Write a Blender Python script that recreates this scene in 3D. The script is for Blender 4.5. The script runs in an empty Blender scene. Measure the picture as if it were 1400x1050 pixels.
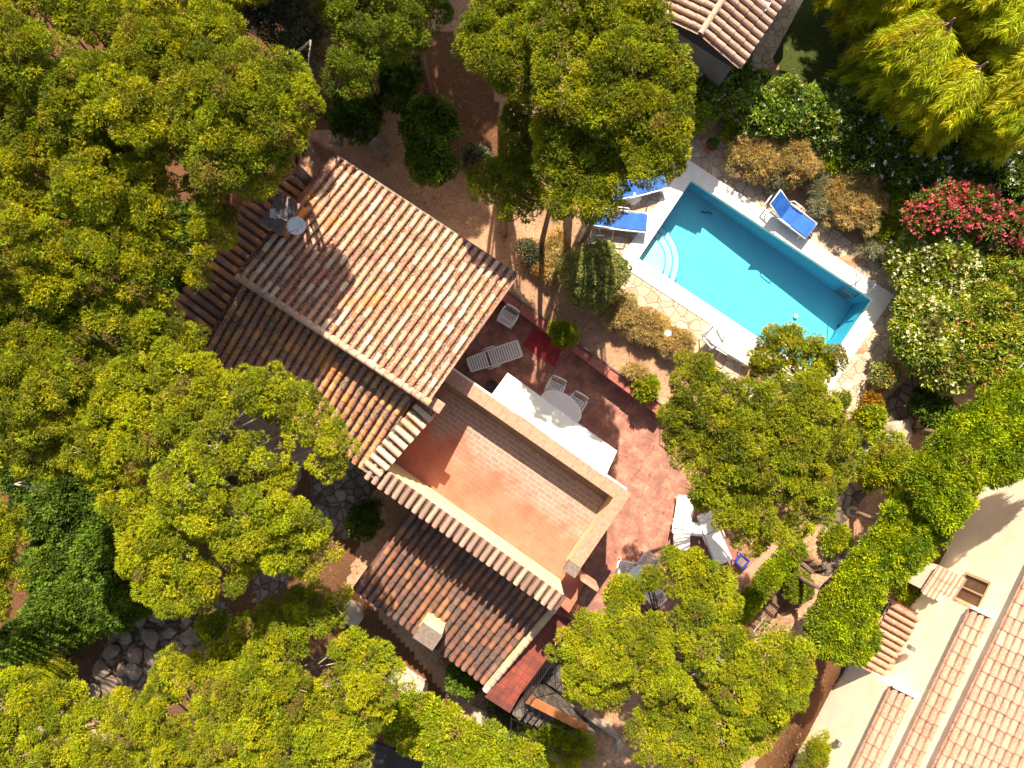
import bpy, math, numpy as np
from mathutils import Vector, Matrix
from mathutils.geometry import tessellate_polygon
# ------------------------------------------------------------------ basics
sc = bpy.context.scene
COL = sc.collection
H = 24.0; F = 972.0
def P(px, py, z):
    k = (H - z) / F
    return Vector(((px - 700) * k, (525 - py) * k, z))
def PL(pts, z): return [P(a, b, z) for a, b in pts]
U = Vector((0.829, -0.559, 0)); V = Vector((0.559, 0.829, 0)); Z = Vector((0, 0, 1))
rng = np.random.default_rng(7)
R = rng.random
def ru(a, b): return a + (b - a) * float(R())

# ------------------------------------------------------------------ materials
MATS = {}
class NT:
    def __init__(s, name):
        s.m = bpy.data.materials.new(name); s.m.use_nodes = True
        s.t = s.m.node_tree; s.t.nodes.clear()
        s.out = s.n('ShaderNodeOutputMaterial'); MATS[name] = s.m
    def n(s, typ, **kw):
        x = s.t.nodes.new(typ)
        for k, v in kw.items():
            if k.startswith('i_'):
                x.inputs[k[2:].replace('_', ' ')].default_value = v
            else: setattr(x, k, v)
        return x
    def l(s, a, b): s.t.links.new(a, b)
    def coord(s, rot=0.0, scale=(1, 1, 1)):
        tc = s.n('ShaderNodeTexCoord'); mp = s.n('ShaderNodeMapping')
        mp.inputs['Rotation'].default_value = (0, 0, rot); mp.inputs['Scale'].default_value = scale
        s.l(tc.outputs['Object'], mp.inputs['Vector']); return mp.outputs['Vector']
    def noise(s, vec, scale, detail=4, rough=.6):
        x = s.n('ShaderNodeTexNoise'); x.inputs['Scale'].default_value = scale
        x.inputs['Detail'].default_value = detail; x.inputs['Roughness'].default_value = rough
        s.l(vec, x.inputs['Vector']); return x
    def ramp(s, fac, stops, interp='LINEAR'):
        x = s.n('ShaderNodeValToRGB'); cr = x.color_ramp; cr.interpolation = interp
        while len(cr.elements) > 1: cr.elements.remove(cr.elements[0])
        cr.elements[0].position = stops[0][0]
        for i, (p, c) in enumerate(stops):
            e = cr.elements[0] if i == 0 else cr.elements.new(p)
            c = (c, c, c) if isinstance(c, (int, float)) else c
            e.color = (*c, 1)
        s.l(fac, x.inputs['Fac']); return x.outputs['Color']
    def mix(s, fac, a, b, mode='MIX'):
        x = s.n('ShaderNodeMix'); x.data_type = 'RGBA'; x.blend_type = mode
        for sock, val in ((x.inputs['Factor'], fac), (x.inputs['A'], a), (x.inputs['B'], b)): pass
        ins = [i for i in x.inputs if i.enabled]
        for sock, val in zip(ins, (fac, a, b)):
            if hasattr(val, 'is_output') or isinstance(val, bpy.types.NodeSocket): s.l(val, sock)
            else: sock.default_value = val if isinstance(val, (int, float)) else (*val, 1)
        return [o for o in x.outputs if o.enabled][0]
    def math(s, op, a, b=0.0):
        x = s.n('ShaderNodeMath', operation=op)
        for sock, val in zip(x.inputs, (a, b)):
            if isinstance(val, bpy.types.NodeSocket): s.l(val, sock)
            else: sock.default_value = val
        return x.outputs[0]
    def attr(s, name): return s.n('ShaderNodeAttribute', attribute_name=name)
    def pbr(s, color, rough=.8, bump=None, strength=.3, dist=.02, **kw):
        b = s.n('ShaderNodeBsdfPrincipled'); b.inputs['Roughness'].default_value = rough
        b.inputs['Specular IOR Level'].default_value = kw.pop('spec', .3)
        for k, v in kw.items(): b.inputs[k].default_value = v
        if isinstance(color, bpy.types.NodeSocket): s.l(color, b.inputs['Base Color'])
        else: b.inputs['Base Color'].default_value = (*color, 1)
        if bump is not None:
            u = s.n('ShaderNodeBump'); u.inputs['Strength'].default_value = strength; u.inputs['Distance'].default_value = dist
            s.l(bump, u.inputs['Height']); s.l(u.outputs[0], b.inputs['Normal'])
        s.l(b.outputs[0], s.out.inputs['Surface']); return b

def simple(name, c1, c2=None, scale=4, rough=.8, strength=.25, dist=.01, bscale=40, **kw):
    t = NT(name); v = t.coord()
    c2 = c2 or tuple(x * .75 for x in c1)
    n = t.noise(v, scale, 6, .65)
    c = t.ramp(n.outputs['Fac'], [(.35, c2), (.62, c1)])
    b = t.noise(v, bscale, 3)
    t.pbr(c, rough, b.outputs['Fac'], strength, dist, **kw); return t.m

def foliage(name, trans=.28, rough=.6):
    t = NT(name); a = t.attr('Col')
    d = t.n('ShaderNodeBsdfPrincipled'); d.inputs['Roughness'].default_value = rough
    d.inputs['Specular IOR Level'].default_value = .25
    t.l(a.outputs['Color'], d.inputs['Base Color'])
    tr = t.n('ShaderNodeBsdfTranslucent')
    c = t.mix(1.0, a.outputs['Color'], (1.0, 1.0, .35), 'MULTIPLY'); t.l(c, tr.inputs['Color'])
    mx = t.n('ShaderNodeMixShader'); mx.inputs[0].default_value = trans
    t.l(d.outputs[0], mx.inputs[1]); t.l(tr.outputs[0], mx.inputs[2]); t.l(mx.outputs[0], t.out.inputs['Surface'])
    return t.m
foliage('leaf')

def m_roof(name, pale, rust):
    t = NT(name); v = t.coord(); a = t.attr('Col')
    n1 = t.noise(v, 2.2, 6, .7); n2 = t.noise(v, 17, 5, .7); n3 = t.noise(v, 38, 4, .75); n4 = t.noise(v, .7, 5, .6)
    lich = t.ramp(n2.outputs['Fac'], [(.47, 0), (.60, 1)])
    lc = t.ramp(n3.outputs['Fac'], [(.36, (.26, .22, .19)), (.48, pale), (.62, tuple(min(1, x * 1.25) for x in pale))])
    c = t.mix(t.math('MULTIPLY', lich, .45), a.outputs['Color'], lc)
    dark = t.ramp(n3.outputs['Fac'], [(.33, 1), (.45, 0)])
    c = t.mix(t.math('MULTIPLY', dark, .4), c, (.045, .035, .03))
    og = t.ramp(n4.outputs['Fac'], [(.58, 0), (.70, 1)])
    og2 = t.math('MULTIPLY', og, t.ramp(n2.outputs['Fac'], [(.42, .75), (.58, .2)]))
    c = t.mix(og2, c, rust)
    t.pbr(c, .85, n3.outputs['Fac'], .6, .015); return t.m
m_roof('old_tile', (.66, .51, .40), (.56, .20, .03))
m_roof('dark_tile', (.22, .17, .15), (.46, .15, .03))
def m_newtile():
    t = NT('new_tile'); v = t.coord(); a = t.attr('Col'); n = t.noise(v, 22, 5, .7); n1 = t.noise(v, 3, 5)
    c = t.mix(t.ramp(n.outputs['Fac'], [(.42, 0), (.62, .65)]), a.outputs['Color'], (.58, .42, .34))
    c = t.mix(t.ramp(n1.outputs['Fac'], [(.35, .35), (.6, 0)]), c, (.34, .19, .14))
    t.pbr(c, .85, n.outputs['Fac'], .5, .01)
m_newtile()

def m_gravel():
    t = NT('ground_soil'); v = t.coord(); z = t.attr('Zone'); sp = t.n('ShaderNodeSeparateColor'); t.l(z.outputs['Color'], sp.inputs[0])
    n1 = t.noise(v, .55, 6, .65); n2 = t.noise(v, 9, 6, .75); n3 = t.noise(v, 38, 5, .8)
    warp = t.mix(.10, v, n2.outputs['Color'])
    base = t.ramp(n2.outputs['Fac'], [(.32, (.36, .21, .14)), (.5, (.52, .335, .225)), (.68, (.64, .45, .32))])
    sp1 = t.ramp(n3.outputs['Fac'], [(.36, (.35, .28, .22)), (.55, (1, 1, 1)), (.70, (1.25, 1.2, 1.1))])
    base = t.mix(.9, base, sp1, 'MULTIPLY')
    base = t.mix(t.ramp(n1.outputs['Fac'], [(.42, .55), (.62, 0)]), base, (.26, .13, .08))
    litter = t.ramp(n3.outputs['Fac'], [(.35, (.04, .018, .010)), (.5, (.125, .058, .030)), (.66, (.23, .125, .07))])
    # rough field-stone zone
    vo = t.n('ShaderNodeTexVoronoi', feature='DISTANCE_TO_EDGE'); vo.inputs['Scale'].default_value = 3.2
    vc = t.n('ShaderNodeTexVoronoi', feature='F1'); vc.inputs['Scale'].default_value = 3.2
    t.l(warp, vo.inputs['Vector']); t.l(warp, vc.inputs['Vector'])
    vb = t.n('ShaderNodeRGBToBW'); t.l(vc.outputs['Color'], vb.inputs[0])
    st = t.ramp(vb.outputs[0], [(.1, (.13, .105, .09)), (.5, (.25, .20, .165)), (.9, (.36, .30, .25))])
    st = t.mix(.85, st, sp1, 'MULTIPLY')
    st = t.mix(t.ramp(vo.outputs['Distance'], [(.02, .8), (.07, 0)]), st, (.07, .04, .03))
    jit = t.math('MULTIPLY', t.math('SUBTRACT', n2.outputs['Fac'], .5), .9)
    def w(ch): return t.ramp(t.math('ADD', sp.outputs[ch], jit), [(.40, 0), (.60, 1)])
    c = t.mix(w(1), base, litter); c = t.mix(w(0), c, st)
    gr = t.ramp(n3.outputs['Fac'], [(.35, (.02, .03, .008)), (.6, (.06, .085, .02))])  # lawn colour darkened, the trees' shadow is put into it
    c = t.mix(w(2), c, gr)
    hb = t.math('ADD', t.math('MULTIPLY', n3.outputs['Fac'], .5), t.math('MULTIPLY', w(0), t.ramp(vo.outputs['Distance'], [(.0, 0), (.16, 1.6)])))
    t.pbr(c, .95, hb, .8, .05, spec=.1)
m_gravel()

def m_crazy(name, ca, cb, cc, crack, scale=2.6, cw=.028):
    t = NT(name); v = t.coord(.4)
    n = t.noise(v, 3.5, 3); w = t.mix(.16, v, n.outputs['Color'])
    vo = t.n('ShaderNodeTexVoronoi', feature='DISTANCE_TO_EDGE'); vo.inputs['Scale'].default_value = scale
    vc = t.n('ShaderNodeTexVoronoi', feature='F1'); vc.inputs['Scale'].default_value = scale
    for x in (vo, vc): t.l(w, x.inputs['Vector'])
    bw = t.n('ShaderNodeRGBToBW'); t.l(vc.outputs['Color'], bw.inputs[0])
    c = t.ramp(bw.outputs[0], [(.15, ca), (.5, cb), (.85, cc)])
    n2 = t.noise(v, 14, 6, .75); n5 = t.noise(v, .8, 4)
    c = t.mix(.8, c, t.ramp(n2.outputs['Fac'], [(.3, (.72, .66, .6)), (.6, (1.05, 1.03, 1))]), 'MULTIPLY')
    c = t.mix(t.ramp(n5.outputs['Fac'], [(.4, .35), (.6, 0)]), c, ca)
    k = t.ramp(vo.outputs['Distance'], [(cw * .5, 1), (cw * 1.3, 0)])
    c = t.mix(t.math('MULTIPLY', k, .68), c, crack)
    t.pbr(c, .85, t.math('ADD', t.ramp(vo.outputs['Distance'], [(0, 0), (cw * 2, 1)]), t.math('MULTIPLY', n2.outputs['Fac'], .3)), .6, .02)
m_crazy('crazy_paving', (.40, .30, .235), (.50, .40, .31), (.60, .50, .40), (.15, .085, .055), 3.7, .034)
m_crazy('stone_path', (.22, .18, .15), (.32, .26, .21), (.42, .36, .30), (.10, .065, .045), 4.2, .04)
m_crazy('dark_stone', (.07, .06, .058), (.12, .10, .095), (.19, .165, .15), (.02, .016, .014), 4.6, .05)

def m_bricks(name, c1, c2, mortar, bw, rh, rot, var=.5, dirt=(.12, .07, .06), dirtamt=.6, msize=.012, offset=.5, nscale=1.3):
    t = NT(name); v = t.coord(rot)
    b = t.n('ShaderNodeTexBrick'); b.offset = offset
    for k, x in (('Scale', 1.0), ('Mortar Size', msize), ('Brick Width', bw), ('Row Height', rh), ('Bias', 0.0), ('Mortar Smooth', .3)): b.inputs[k].default_value = x
    b.inputs['Color1'].default_value = (*c1, 1); b.inputs['Color2'].default_value = (*c2, 1); b.inputs['Mortar'].default_value = (*mortar, 1)
    t.l(v, b.inputs['Vector'])
    n = t.noise(v, nscale, 7, .72); n2 = t.noise(v, 26, 5, .75)
    c = t.mix(t.ramp(n.outputs['Fac'], [(.42, dirtamt), (.62, 0)]), b.outputs['Color'], dirt)
    c = t.mix(.8, c, t.ramp(n2.outputs['Fac'], [(.3, (.6, .58, .55)), (.62, (1.1, 1.1, 1.1))]), 'MULTIPLY')
    t.pbr(c, .75, t.math('SUBTRACT', n2.outputs['Fac'], b.outputs['Fac']), .5, .012)
ROT = math.radians(34)
m_bricks('terrace_tile', (.58, .27, .19), (.37, .15, .115), (.42, .24, .19), .29, .29, ROT, dirt=(.20, .09, .085), dirtamt=.75, nscale=2.6)
m_bricks('red_tile', (.40, .10, .06), (.46, .13, .08), (.26, .09, .06), .24, .24, ROT, dirt=(.20, .05, .035), dirtamt=.5, offset=0)

m_bricks('walk_tile', (.26, .055, .04), (.30, .07, .05), (.14, .05, .04), .24, .24, ROT, dirt=(.09, .035, .03), dirtamt=.8, offset=0)
def m_roofdeck():
    t = NT('roof_deck'); v = t.coord(ROT)
    b = t.n('ShaderNodeTexBrick')
    for k, x in (('Scale', 1.0), ('Mortar Size', .010), ('Brick Width', .29), ('Row Height', .145), ('Mortar Smooth', .4)): b.inputs[k].default_value = x
    b.inputs['Color1'].default_value = (.31, .225, .19, 1); b.inputs['Color2'].default_value = (.25, .185, .16, 1); b.inputs['Mortar'].default_value = (.50, .36, .28, 1)
    t.l(v, b.inputs['Vector'])
    n = t.noise(v, 1.1, 6, .65); n2 = t.noise(v, 30, 5, .8)
    sx = t.n('ShaderNodeSeparateXYZ'); t.l(v, sx.inputs[0])
    # worn band (bare pavers) beside the parapet, red coating elsewhere
    f = t.math('ADD', t.math('MULTIPLY', t.math('ADD', sx.outputs['Y'], 3.45), .55), t.math('MULTIPLY', t.math('SUBTRACT', n.outputs['Fac'], .5), 1.6))
    w = t.ramp(f, [(.30, 0), (.72, 1)])
    ex = t.ramp(t.math('ADD', t.math('MULTIPLY', sx.outputs['X'], .5), 1.0), [(.05, 0), (.4, 1)])
    w = t.math('MULTIPLY', w, ex)
    red = t.ramp(n.outputs['Fac'], [(.35, (.38, .115, .075)), (.6, (.48, .165, .115))])
    red = t.mix(t.math('MULTIPLY', b.outputs['Fac'], .14), red, (.60, .34, .25))
    c = t.mix(w, red, b.outputs['Color'])
    c = t.mix(.6, c, t.ramp(n2.outputs['Fac'], [(.35, (.75, .72, .7)), (.6, (1.05, 1.05, 1.05))]), 'MULTIPLY')
    t.pbr(c, .8, t.math('SUBTRACT', n2.outputs['Fac'], t.math('MULTIPLY', w, b.outputs['Fac'])), .4, .01)
m_roofdeck()

simple('coping_terracotta', (.47, .26, .19), (.35, .18, .13), 9, .85)
simple('wall_coping', (.34, .12, .09), (.24, .085, .07), 7, .85)
simple('yellow_render', (.84, .72, .40), (.76, .64, .35), 1.5, .85, .15)
simple('cream_render', (.93, .84, .71), (.86, .75, .60), 1.6, .9, .15)
simple('house_render', (.62, .46, .30), (.5, .36, .24), 1.2, .9)
simple('grey_render', (.12, .115, .12), (.085, .08, .085), 1.2, .9)
simple('orange_render', (.55, .22, .09), (.42, .16, .07), 3, .85)
simple('chimney_cap', (.22, .17, .15), (.13, .10, .095), 12, .9)
simple('pool_coping', (.80, .78, .74), (.72, .69, .65), 3, .7, .1)
simple('white_plastic', (.78, .78, .80), (.72, .72, .75), 3, .4, .05, spec=.5)
simple('white_fabric', (.82, .80, .76), (.76, .74, .70), 2.5, .9, .1)
simple('awning_fabric', (.78, .75, .68), (.66, .62, .54), 2.2, .9, .1)
simple('blue_fabric', (.015, .13, .50), (.01, .085, .38), 3, .7, .1)
simple('blue_plastic', (.03, .05, .40), (.02, .04, .3), 3, .4)
simple('black_metal', (.02, .02, .022), None, 5, .45)
simple('grey_metal', (.35, .35, .37), (.28, .28, .29), 5, .35, **{'Metallic': .7})
simple('gutter_metal', (.16, .12, .11), (.09, .07, .07), 5, .5)
simple('bark', (.22, .15, .11), (.11, .07, .05), 9, .95, .6, .03, 25)
simple('pale_bark', (.42, .37, .31), (.28, .23, .19), 9, .95, .5, .02, 25)
simple('wood', (.17, .125, .10), (.10, .07, .055), 5, .9, .5, .02)
simple('sunlit_grass', (.50, .36, .03), (.26, .24, .02), 14, .95, .6, .02)  # lawn in sun, the sunlight is put into its colour
simple('stair_gravel', (.20, .115, .075), (.10, .055, .04), 14, .95, .6, .02)
simple('rock', (.42, .34, .27), (.27, .21, .17), 3, .95, .6, .04, 9)
simple('dark_rock', (.26, .195, .15), (.16, .115, .085), 3, .95, .6, .04, 9)
simple('clay_pot', (.42, .10, .05), (.34, .08, .04), 4, .8)
simple('red_mat', (.40, .05, .06), (.26, .03, .045), 5, .95)
simple('green_net', (.012, .055, .05), (.008, .03, .03), 4, .8)
simple('dish_white', (.62, .66, .74), (.56, .6, .68), 4, .4)
simple('white_ball', (.85, .85, .83), (.8, .8, .78), 4, .4)
simple('dark_glass', (.16, .09, .06), None, 4, .2)
simple('asphalt', (.05, .045, .045), (.035, .03, .03), 3, .9)
simple('hose_rubber', (.01, .03, .06), None, 4, .5)
def m_basin():
    t = NT('pool_basin'); v = t.coord(ROT)
    n = t.noise(v, 34, 4, .85); n1 = t.noise(v, 1.6, 4)
    c = t.ramp(n.outputs['Fac'], [(.35, (.05, .50, .66)), (.65, (.15, .70, .84))])  # fine mottling in the tile colour stands in for caustic light
    g = t.n('ShaderNodeSeparateXYZ'); tc = t.n('ShaderNodeTexCoord'); t.l(tc.outputs['Object'], g.inputs[0])
    c = t.mix(.35, c, t.ramp(n1.outputs['Fac'], [(.35, (.8, .95, .95)), (.65, (1.1, 1.05, 1.05))]), 'MULTIPLY')
    t.pbr(c, .6)
m_basin()
simple('pool_step', (.50, .74, .80), (.42, .68, .76), 20, .6, .1)
simple('pool_shade_tile', (.04, .42, .58), (.035, .37, .54), 30, .6, .1)  # darker copy of the basin tile, underwater shade put into the colour
def m_water():
    t = NT('pool_water'); v = t.coord(); n = t.noise(v, 5.5, 3, .5)
    u = t.n('ShaderNodeBump'); u.inputs['Strength'].default_value = .12; u.inputs['Distance'].default_value = .05; t.l(n.outputs['Fac'], u.inputs['Height'])
    tr = t.n('ShaderNodeBsdfTransparent'); tr.inputs[0].default_value = (.72, .98, 1, 1)
    gl = t.n('ShaderNodeBsdfGlossy'); gl.inputs['Roughness'].default_value = .04; t.l(u.outputs[0], gl.inputs['Normal'])
    fr = t.n('ShaderNodeFresnel'); fr.inputs['IOR'].default_value = 1.33; t.l(u.outputs[0], fr.inputs['Normal'])
    mx = t.n('ShaderNodeMixShader'); t.l(fr.outputs[0], mx.inputs[0]); t.l(tr.outputs[0], mx.inputs[1]); t.l(gl.outputs[0], mx.inputs[2])
    t.l(mx.outputs[0], t.out.inputs['Surface'])
m_water()

# ------------------------------------------------------------------ mesh helpers
class MB:
    def __init__(s): s.v = []; s.f = []; s.c = []; s.col = (1, 1, 1)
    def add(s, vs, fs):
        o = len(s.v); s.v += [tuple(x) for x in vs]; s.f += [tuple(i + o for i in f) for f in fs]; s.c += [s.col] * len(vs)
    def quadbox(s, o, a, b, c):
        o, a, b, c = map(Vector, (o, a, b, c))
        p = [o, o + a, o + a + b, o + b, o + c, o + a + c, o + a + b + c, o + b + c]
        s.add(p, [(3, 2, 1, 0), (4, 5, 6, 7), (0, 1, 5, 4), (1, 2, 6, 5), (2, 3, 7, 6), (3, 0, 4, 7)])
    def box(s, cx, cy, cz, sx, sy, sz, rx=0, ry=0, rz=0):
        m = Matrix.Translation((cx, cy, cz)) @ Matrix.Rotation(rz, 4, 'Z') @ Matrix.Rotation(ry, 4, 'Y') @ Matrix.Rotation(rx, 4, 'X')
        p = [m @ Vector((x * sx / 2, y * sy / 2, z * sz / 2)) for z in (-1, 1) for x, y in ((-1, -1), (1, -1), (1, 1), (-1, 1))]
        s.add(p, [(3, 2, 1, 0), (4, 5, 6, 7), (0, 1, 5, 4), (1, 2, 6, 5), (2, 3, 7, 6), (3, 0, 4, 7)])
    def tube(s, pts, rs, n=8, cap=True):
        pts = [Vector(p) for p in pts]
        if isinstance(rs, (int, float)): rs = [rs] * len(pts)
        vs = []; prev = None
        for i, p in enumerate(pts):
            d = (pts[min(i + 1, len(pts) - 1)] - pts[max(i - 1, 0)]).normalized()
            a = prev if prev is not None else (Vector((1, 0, 0)) if abs(d.x) < .9 else Vector((0, 1, 0)))
            a = (a - d * a.dot(d)).normalized(); b = d.cross(a); prev = a
            for k in range(n):
                t = 2 * math.pi * k / n; vs.append(p + (a * math.cos(t) + b * math.sin(t)) * rs[i])
        fs = [(i * n + k, i * n + (k + 1) % n, (i + 1) * n + (k + 1) % n, (i + 1) * n + k) for i in range(len(pts) - 1) for k in range(n)]
        if cap: fs += [tuple(range(n))[::-1], tuple((len(pts) - 1) * n + k for k in range(n))]
        s.add(vs, fs)
    def lathe(s, prof, n=20, c=(0, 0, 0), sx=1, sy=1):
        vs = [(c[0] + r * math.cos(2 * math.pi * k / n) * sx, c[1] + r * math.sin(2 * math.pi * k / n) * sy, c[2] + z) for r, z in prof for k in range(n)]
        fs = [(i * n + k, i * n + (k + 1) % n, (i + 1) * n + (k + 1) % n, (i + 1) * n + k) for i in range(len(prof) - 1) for k in range(n)]
        fs += [tuple(range(n))[::-1], tuple((len(prof) - 1) * n + k for k in range(n))]
        s.add(vs, fs)
    def prism(s, poly, z0, z1, holes=(), bottom=True, top=True):
        loops = [[Vector((p[0], p[1], 0)) for p in poly]] + [[Vector((p[0], p[1], 0)) for p in h] for h in holes]
        tris = tessellate_polygon(loops); flat = [p for l in loops for p in l]; N = len(flat)
        vs = [(p.x, p.y, z0) for p in flat] + [(p.x, p.y, z1) for p in flat]; fs = []
        for t in tris:
            a, b, c = (flat[i] for i in t)
            if (b - a).cross(c - a).z < 0: t = (t[0], t[2], t[1])
            if top: fs.append(tuple(i + N for i in t))
            if bottom: fs.append((t[2], t[1], t[0]))
        o = 0
        for li, l in enumerate(loops):
            n = len(l); ar = sum(l[i].x * l[(i + 1) % n].y - l[(i + 1) % n].x * l[i].y for i in range(n))
            ccw = (ar > 0) == (li == 0)
            for i in range(n):
                a, b = o + i, o + (i + 1) % n
                fs.append((a, b, b + N, a + N) if ccw else (b, a, a + N, b + N))
            o += n
        s.add(vs, fs)
    def sheet(s, poly, z, holes=()):
        loops = [[Vector((p[0], p[1], 0)) for p in poly]] + [[Vector((p[0], p[1], 0)) for p in h] for h in holes]
        tris = tessellate_polygon(loops); flat = [p for l in loops for p in l]; fs = []
        for t in tris:
            a, b, c = (flat[i] for i in t)
            fs.append(t if (b - a).cross(c - a).z > 0 else (t[0], t[2], t[1]))
        s.add([(p.x, p.y, z) for p in flat], fs)
    def wallseg(s, a, b, w, z0, z1):
        a, b = Vector(a), Vector(b); d = (b - a); d.z = 0; n = Vector((-d.y, d.x, 0)).normalized() * w / 2
        a0 = Vector((a.x, a.y, z0)); s.quadbox(a0 - n, d, n * 2, Vector((0, 0, z1 - z0)))
    def build(s, name, mat, parent=None, bevel=0, smooth=False, usecol=False):
        me = bpy.data.meshes.new(name); me.from_pydata(s.v, [], s.f); me.update()
        if usecol:
            a = me.color_attributes.new('Col', 'FLOAT_COLOR', 'POINT')
            arr = np.ones((len(s.v), 4), np.float32); arr[:, :3] = np.array(s.c); a.data.foreach_set('color', arr.ravel())
        me.materials.append(MATS[mat])
        o = bpy.data.objects.new(name, me); COL.objects.link(o)
        if smooth: me.polygons.foreach_set('use_smooth', [True] * len(me.polygons))
        if bevel:
            bv = o.modifiers.new('Bevel', 'BEVEL'); bv.width = bevel; bv.segments = 2; bv.limit_method = 'ANGLE'
        if parent is not None:
            o.parent = parent
            if parent.get('_w'): o.location = -parent.location if parent.parent is None else (0, 0, 0)
            if parent.type == 'MESH' and parent.parent is not None: o.location = (0, 0, 0)
        return o
def tag(o, label=None, cat=None, group=None, kind=None):
    if label: o['label'] = label
    if cat: o['category'] = cat
    if group: o['group'] = group
    if kind: o['kind'] = kind
    return o
def thing(name, loc, label, cat, group=None, rz=0, world=False):
    o = bpy.data.objects.new(name, None); COL.objects.link(o); o.location = loc; o.rotation_euler = (0, 0, rz)
    o.empty_display_size = .2
    if world: o['_w'] = 1
    return tag(o, label, cat, group)
def copy_thing(o, loc, rz, label, group=None):
    r = o.copy(); COL.objects.link(r); r.location = loc; r.rotation_euler = (0, 0, rz); r['label'] = label
    if group: r['group'] = group
    for ch in o.children:
        c = ch.copy(); COL.objects.link(c); c.parent = r
        for g in ch.children:
            d = g.copy(); COL.objects.link(d); d.parent = c
    return r

# ------------------------------------------------------------------ foliage
def inside(poly, x, y):
    c = False; n = len(poly); j = n - 1
    for i in range(n):
        xi, yi = poly[i][0], poly[i][1]; xj, yj = poly[j][0], poly[j][1]
        if (yi > y) != (yj > y) and x < (xj - xi) * (y - yi) / (yj - yi) + xi: c = not c
        j = i
    return c
def edged(poly, x, y):
    m = 1e9; n = len(poly)
    for i in range(n):
        ax, ay = poly[i][0], poly[i][1]; bx, by = poly[(i + 1) % n][0], poly[(i + 1) % n][1]
        dx, dy = bx - ax, by - ay; t = max(0, min(1, ((x - ax) * dx + (y - ay) * dy) / (dx * dx + dy * dy + 1e-9)))
        m = min(m, math.hypot(x - ax - t * dx, y - ay - t * dy))
    return m
def norm(a): return a / (np.linalg.norm(a, axis=1, keepdims=True) + 1e-9)
def leafmesh(name, C, N, colr, n, L, W, spread, parent, quad=False, jit=.25, bias=None, mat='leaf'):
    K = len(C); D = np.repeat(N, n, 0) + spread * rng.normal(size=(K * n, 3))
    if bias is not None: D = D + np.array(bias)
    D = norm(D); B = np.repeat(C, n, 0) + rng.normal(size=(K * n, 3)) * L * .18
    l = (L * (.65 + .7 * R(K * n)))[:, None]; w = (W * (.7 + .6 * R(K * n)))[:, None] / 2
    S = norm(np.cross(D, rng.normal(size=(K * n, 3))))
    colb = np.repeat(colr, n, 0) * (1 + jit * (R((K * n, 1)) * 2 - 1)); colb[:, 0:1] *= (1 + .18 * (R((K * n, 1)) * 2 - 1))
    if quad:
        vs = np.stack([B, B + D * l * .5 + S * w, B + D * l, B + D * l * .5 - S * w], 1); k = 4
    else:
        vs = np.stack([B - S * w, B + S * w, B + D * l], 1); k = 3
    nv = K * n * k
    me = bpy.data.meshes.new(name); me.vertices.add(nv); me.vertices.foreach_set('co', vs.reshape(-1).astype(np.float32))
    me.loops.add(nv); me.loops.foreach_set('vertex_index', np.arange(nv, dtype=np.int32))
    me.polygons.add(K * n); me.polygons.foreach_set('loop_start', np.arange(0, nv, k, dtype=np.int32)); me.polygons.foreach_set('loop_total', np.full(K * n, k, np.int32))
    me.update(calc_edges=True)
    a = me.color_attributes.new('Col', 'FLOAT_COLOR', 'POINT'); arr = np.ones((nv, 4), np.float32); arr[:, :3] = np.clip(np.repeat(colb, k, 0), 0.002, 1)
    a.data.foreach_set('color', arr.ravel()); me.materials.append(MATS[mat])
    o = bpy.data.objects.new(name, me); COL.objects.link(o)
    if parent is not None:
        o.parent = parent
        if parent.get('_w'): o.location = -parent.location
    return o
def clumps(puffs, dens, subr, flat=.7, low=-.25, inner=.25):
    """puffs: (x,y,z,r) -> tuft centres, normals and clump ids on lumpy domes"""
    Cs, Ns, Is = [], [], []; cid = 0
    for (x, y, z, r) in puffs:
        ns = max(5, int(5.5 * (r / subr) ** 2 * .55)); c = np.array([x, y, z])
        d = norm(rng.normal(size=(ns * 2, 3))); d = d[d[:, 2] > low][:ns]
        sc_ = np.array([r, r, r * flat]) * (.72 + .28 * R((len(d), 1)))
        sub = c + d * sc_
        for k in range(len(d)):
            sr = subr * (.65 + .7 * R()); m = max(4, int(dens * sr * sr * 6))
            e = norm(rng.normal(size=(m, 3)) + d[k] * .7 + np.array([0, 0, .55])); rr = sr * (1 - inner * R((m, 1)) ** 2)
            Cs.append(sub[k] + e * rr * np.array([1, 1, .75])); Ns.append(norm(e + .35 * d[k] + np.array([0, 0, .25]))); Is.append(np.full(m, cid)); cid += 1
    return np.concatenate(Cs), np.concatenate(Ns), np.concatenate(Is), cid
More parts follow.
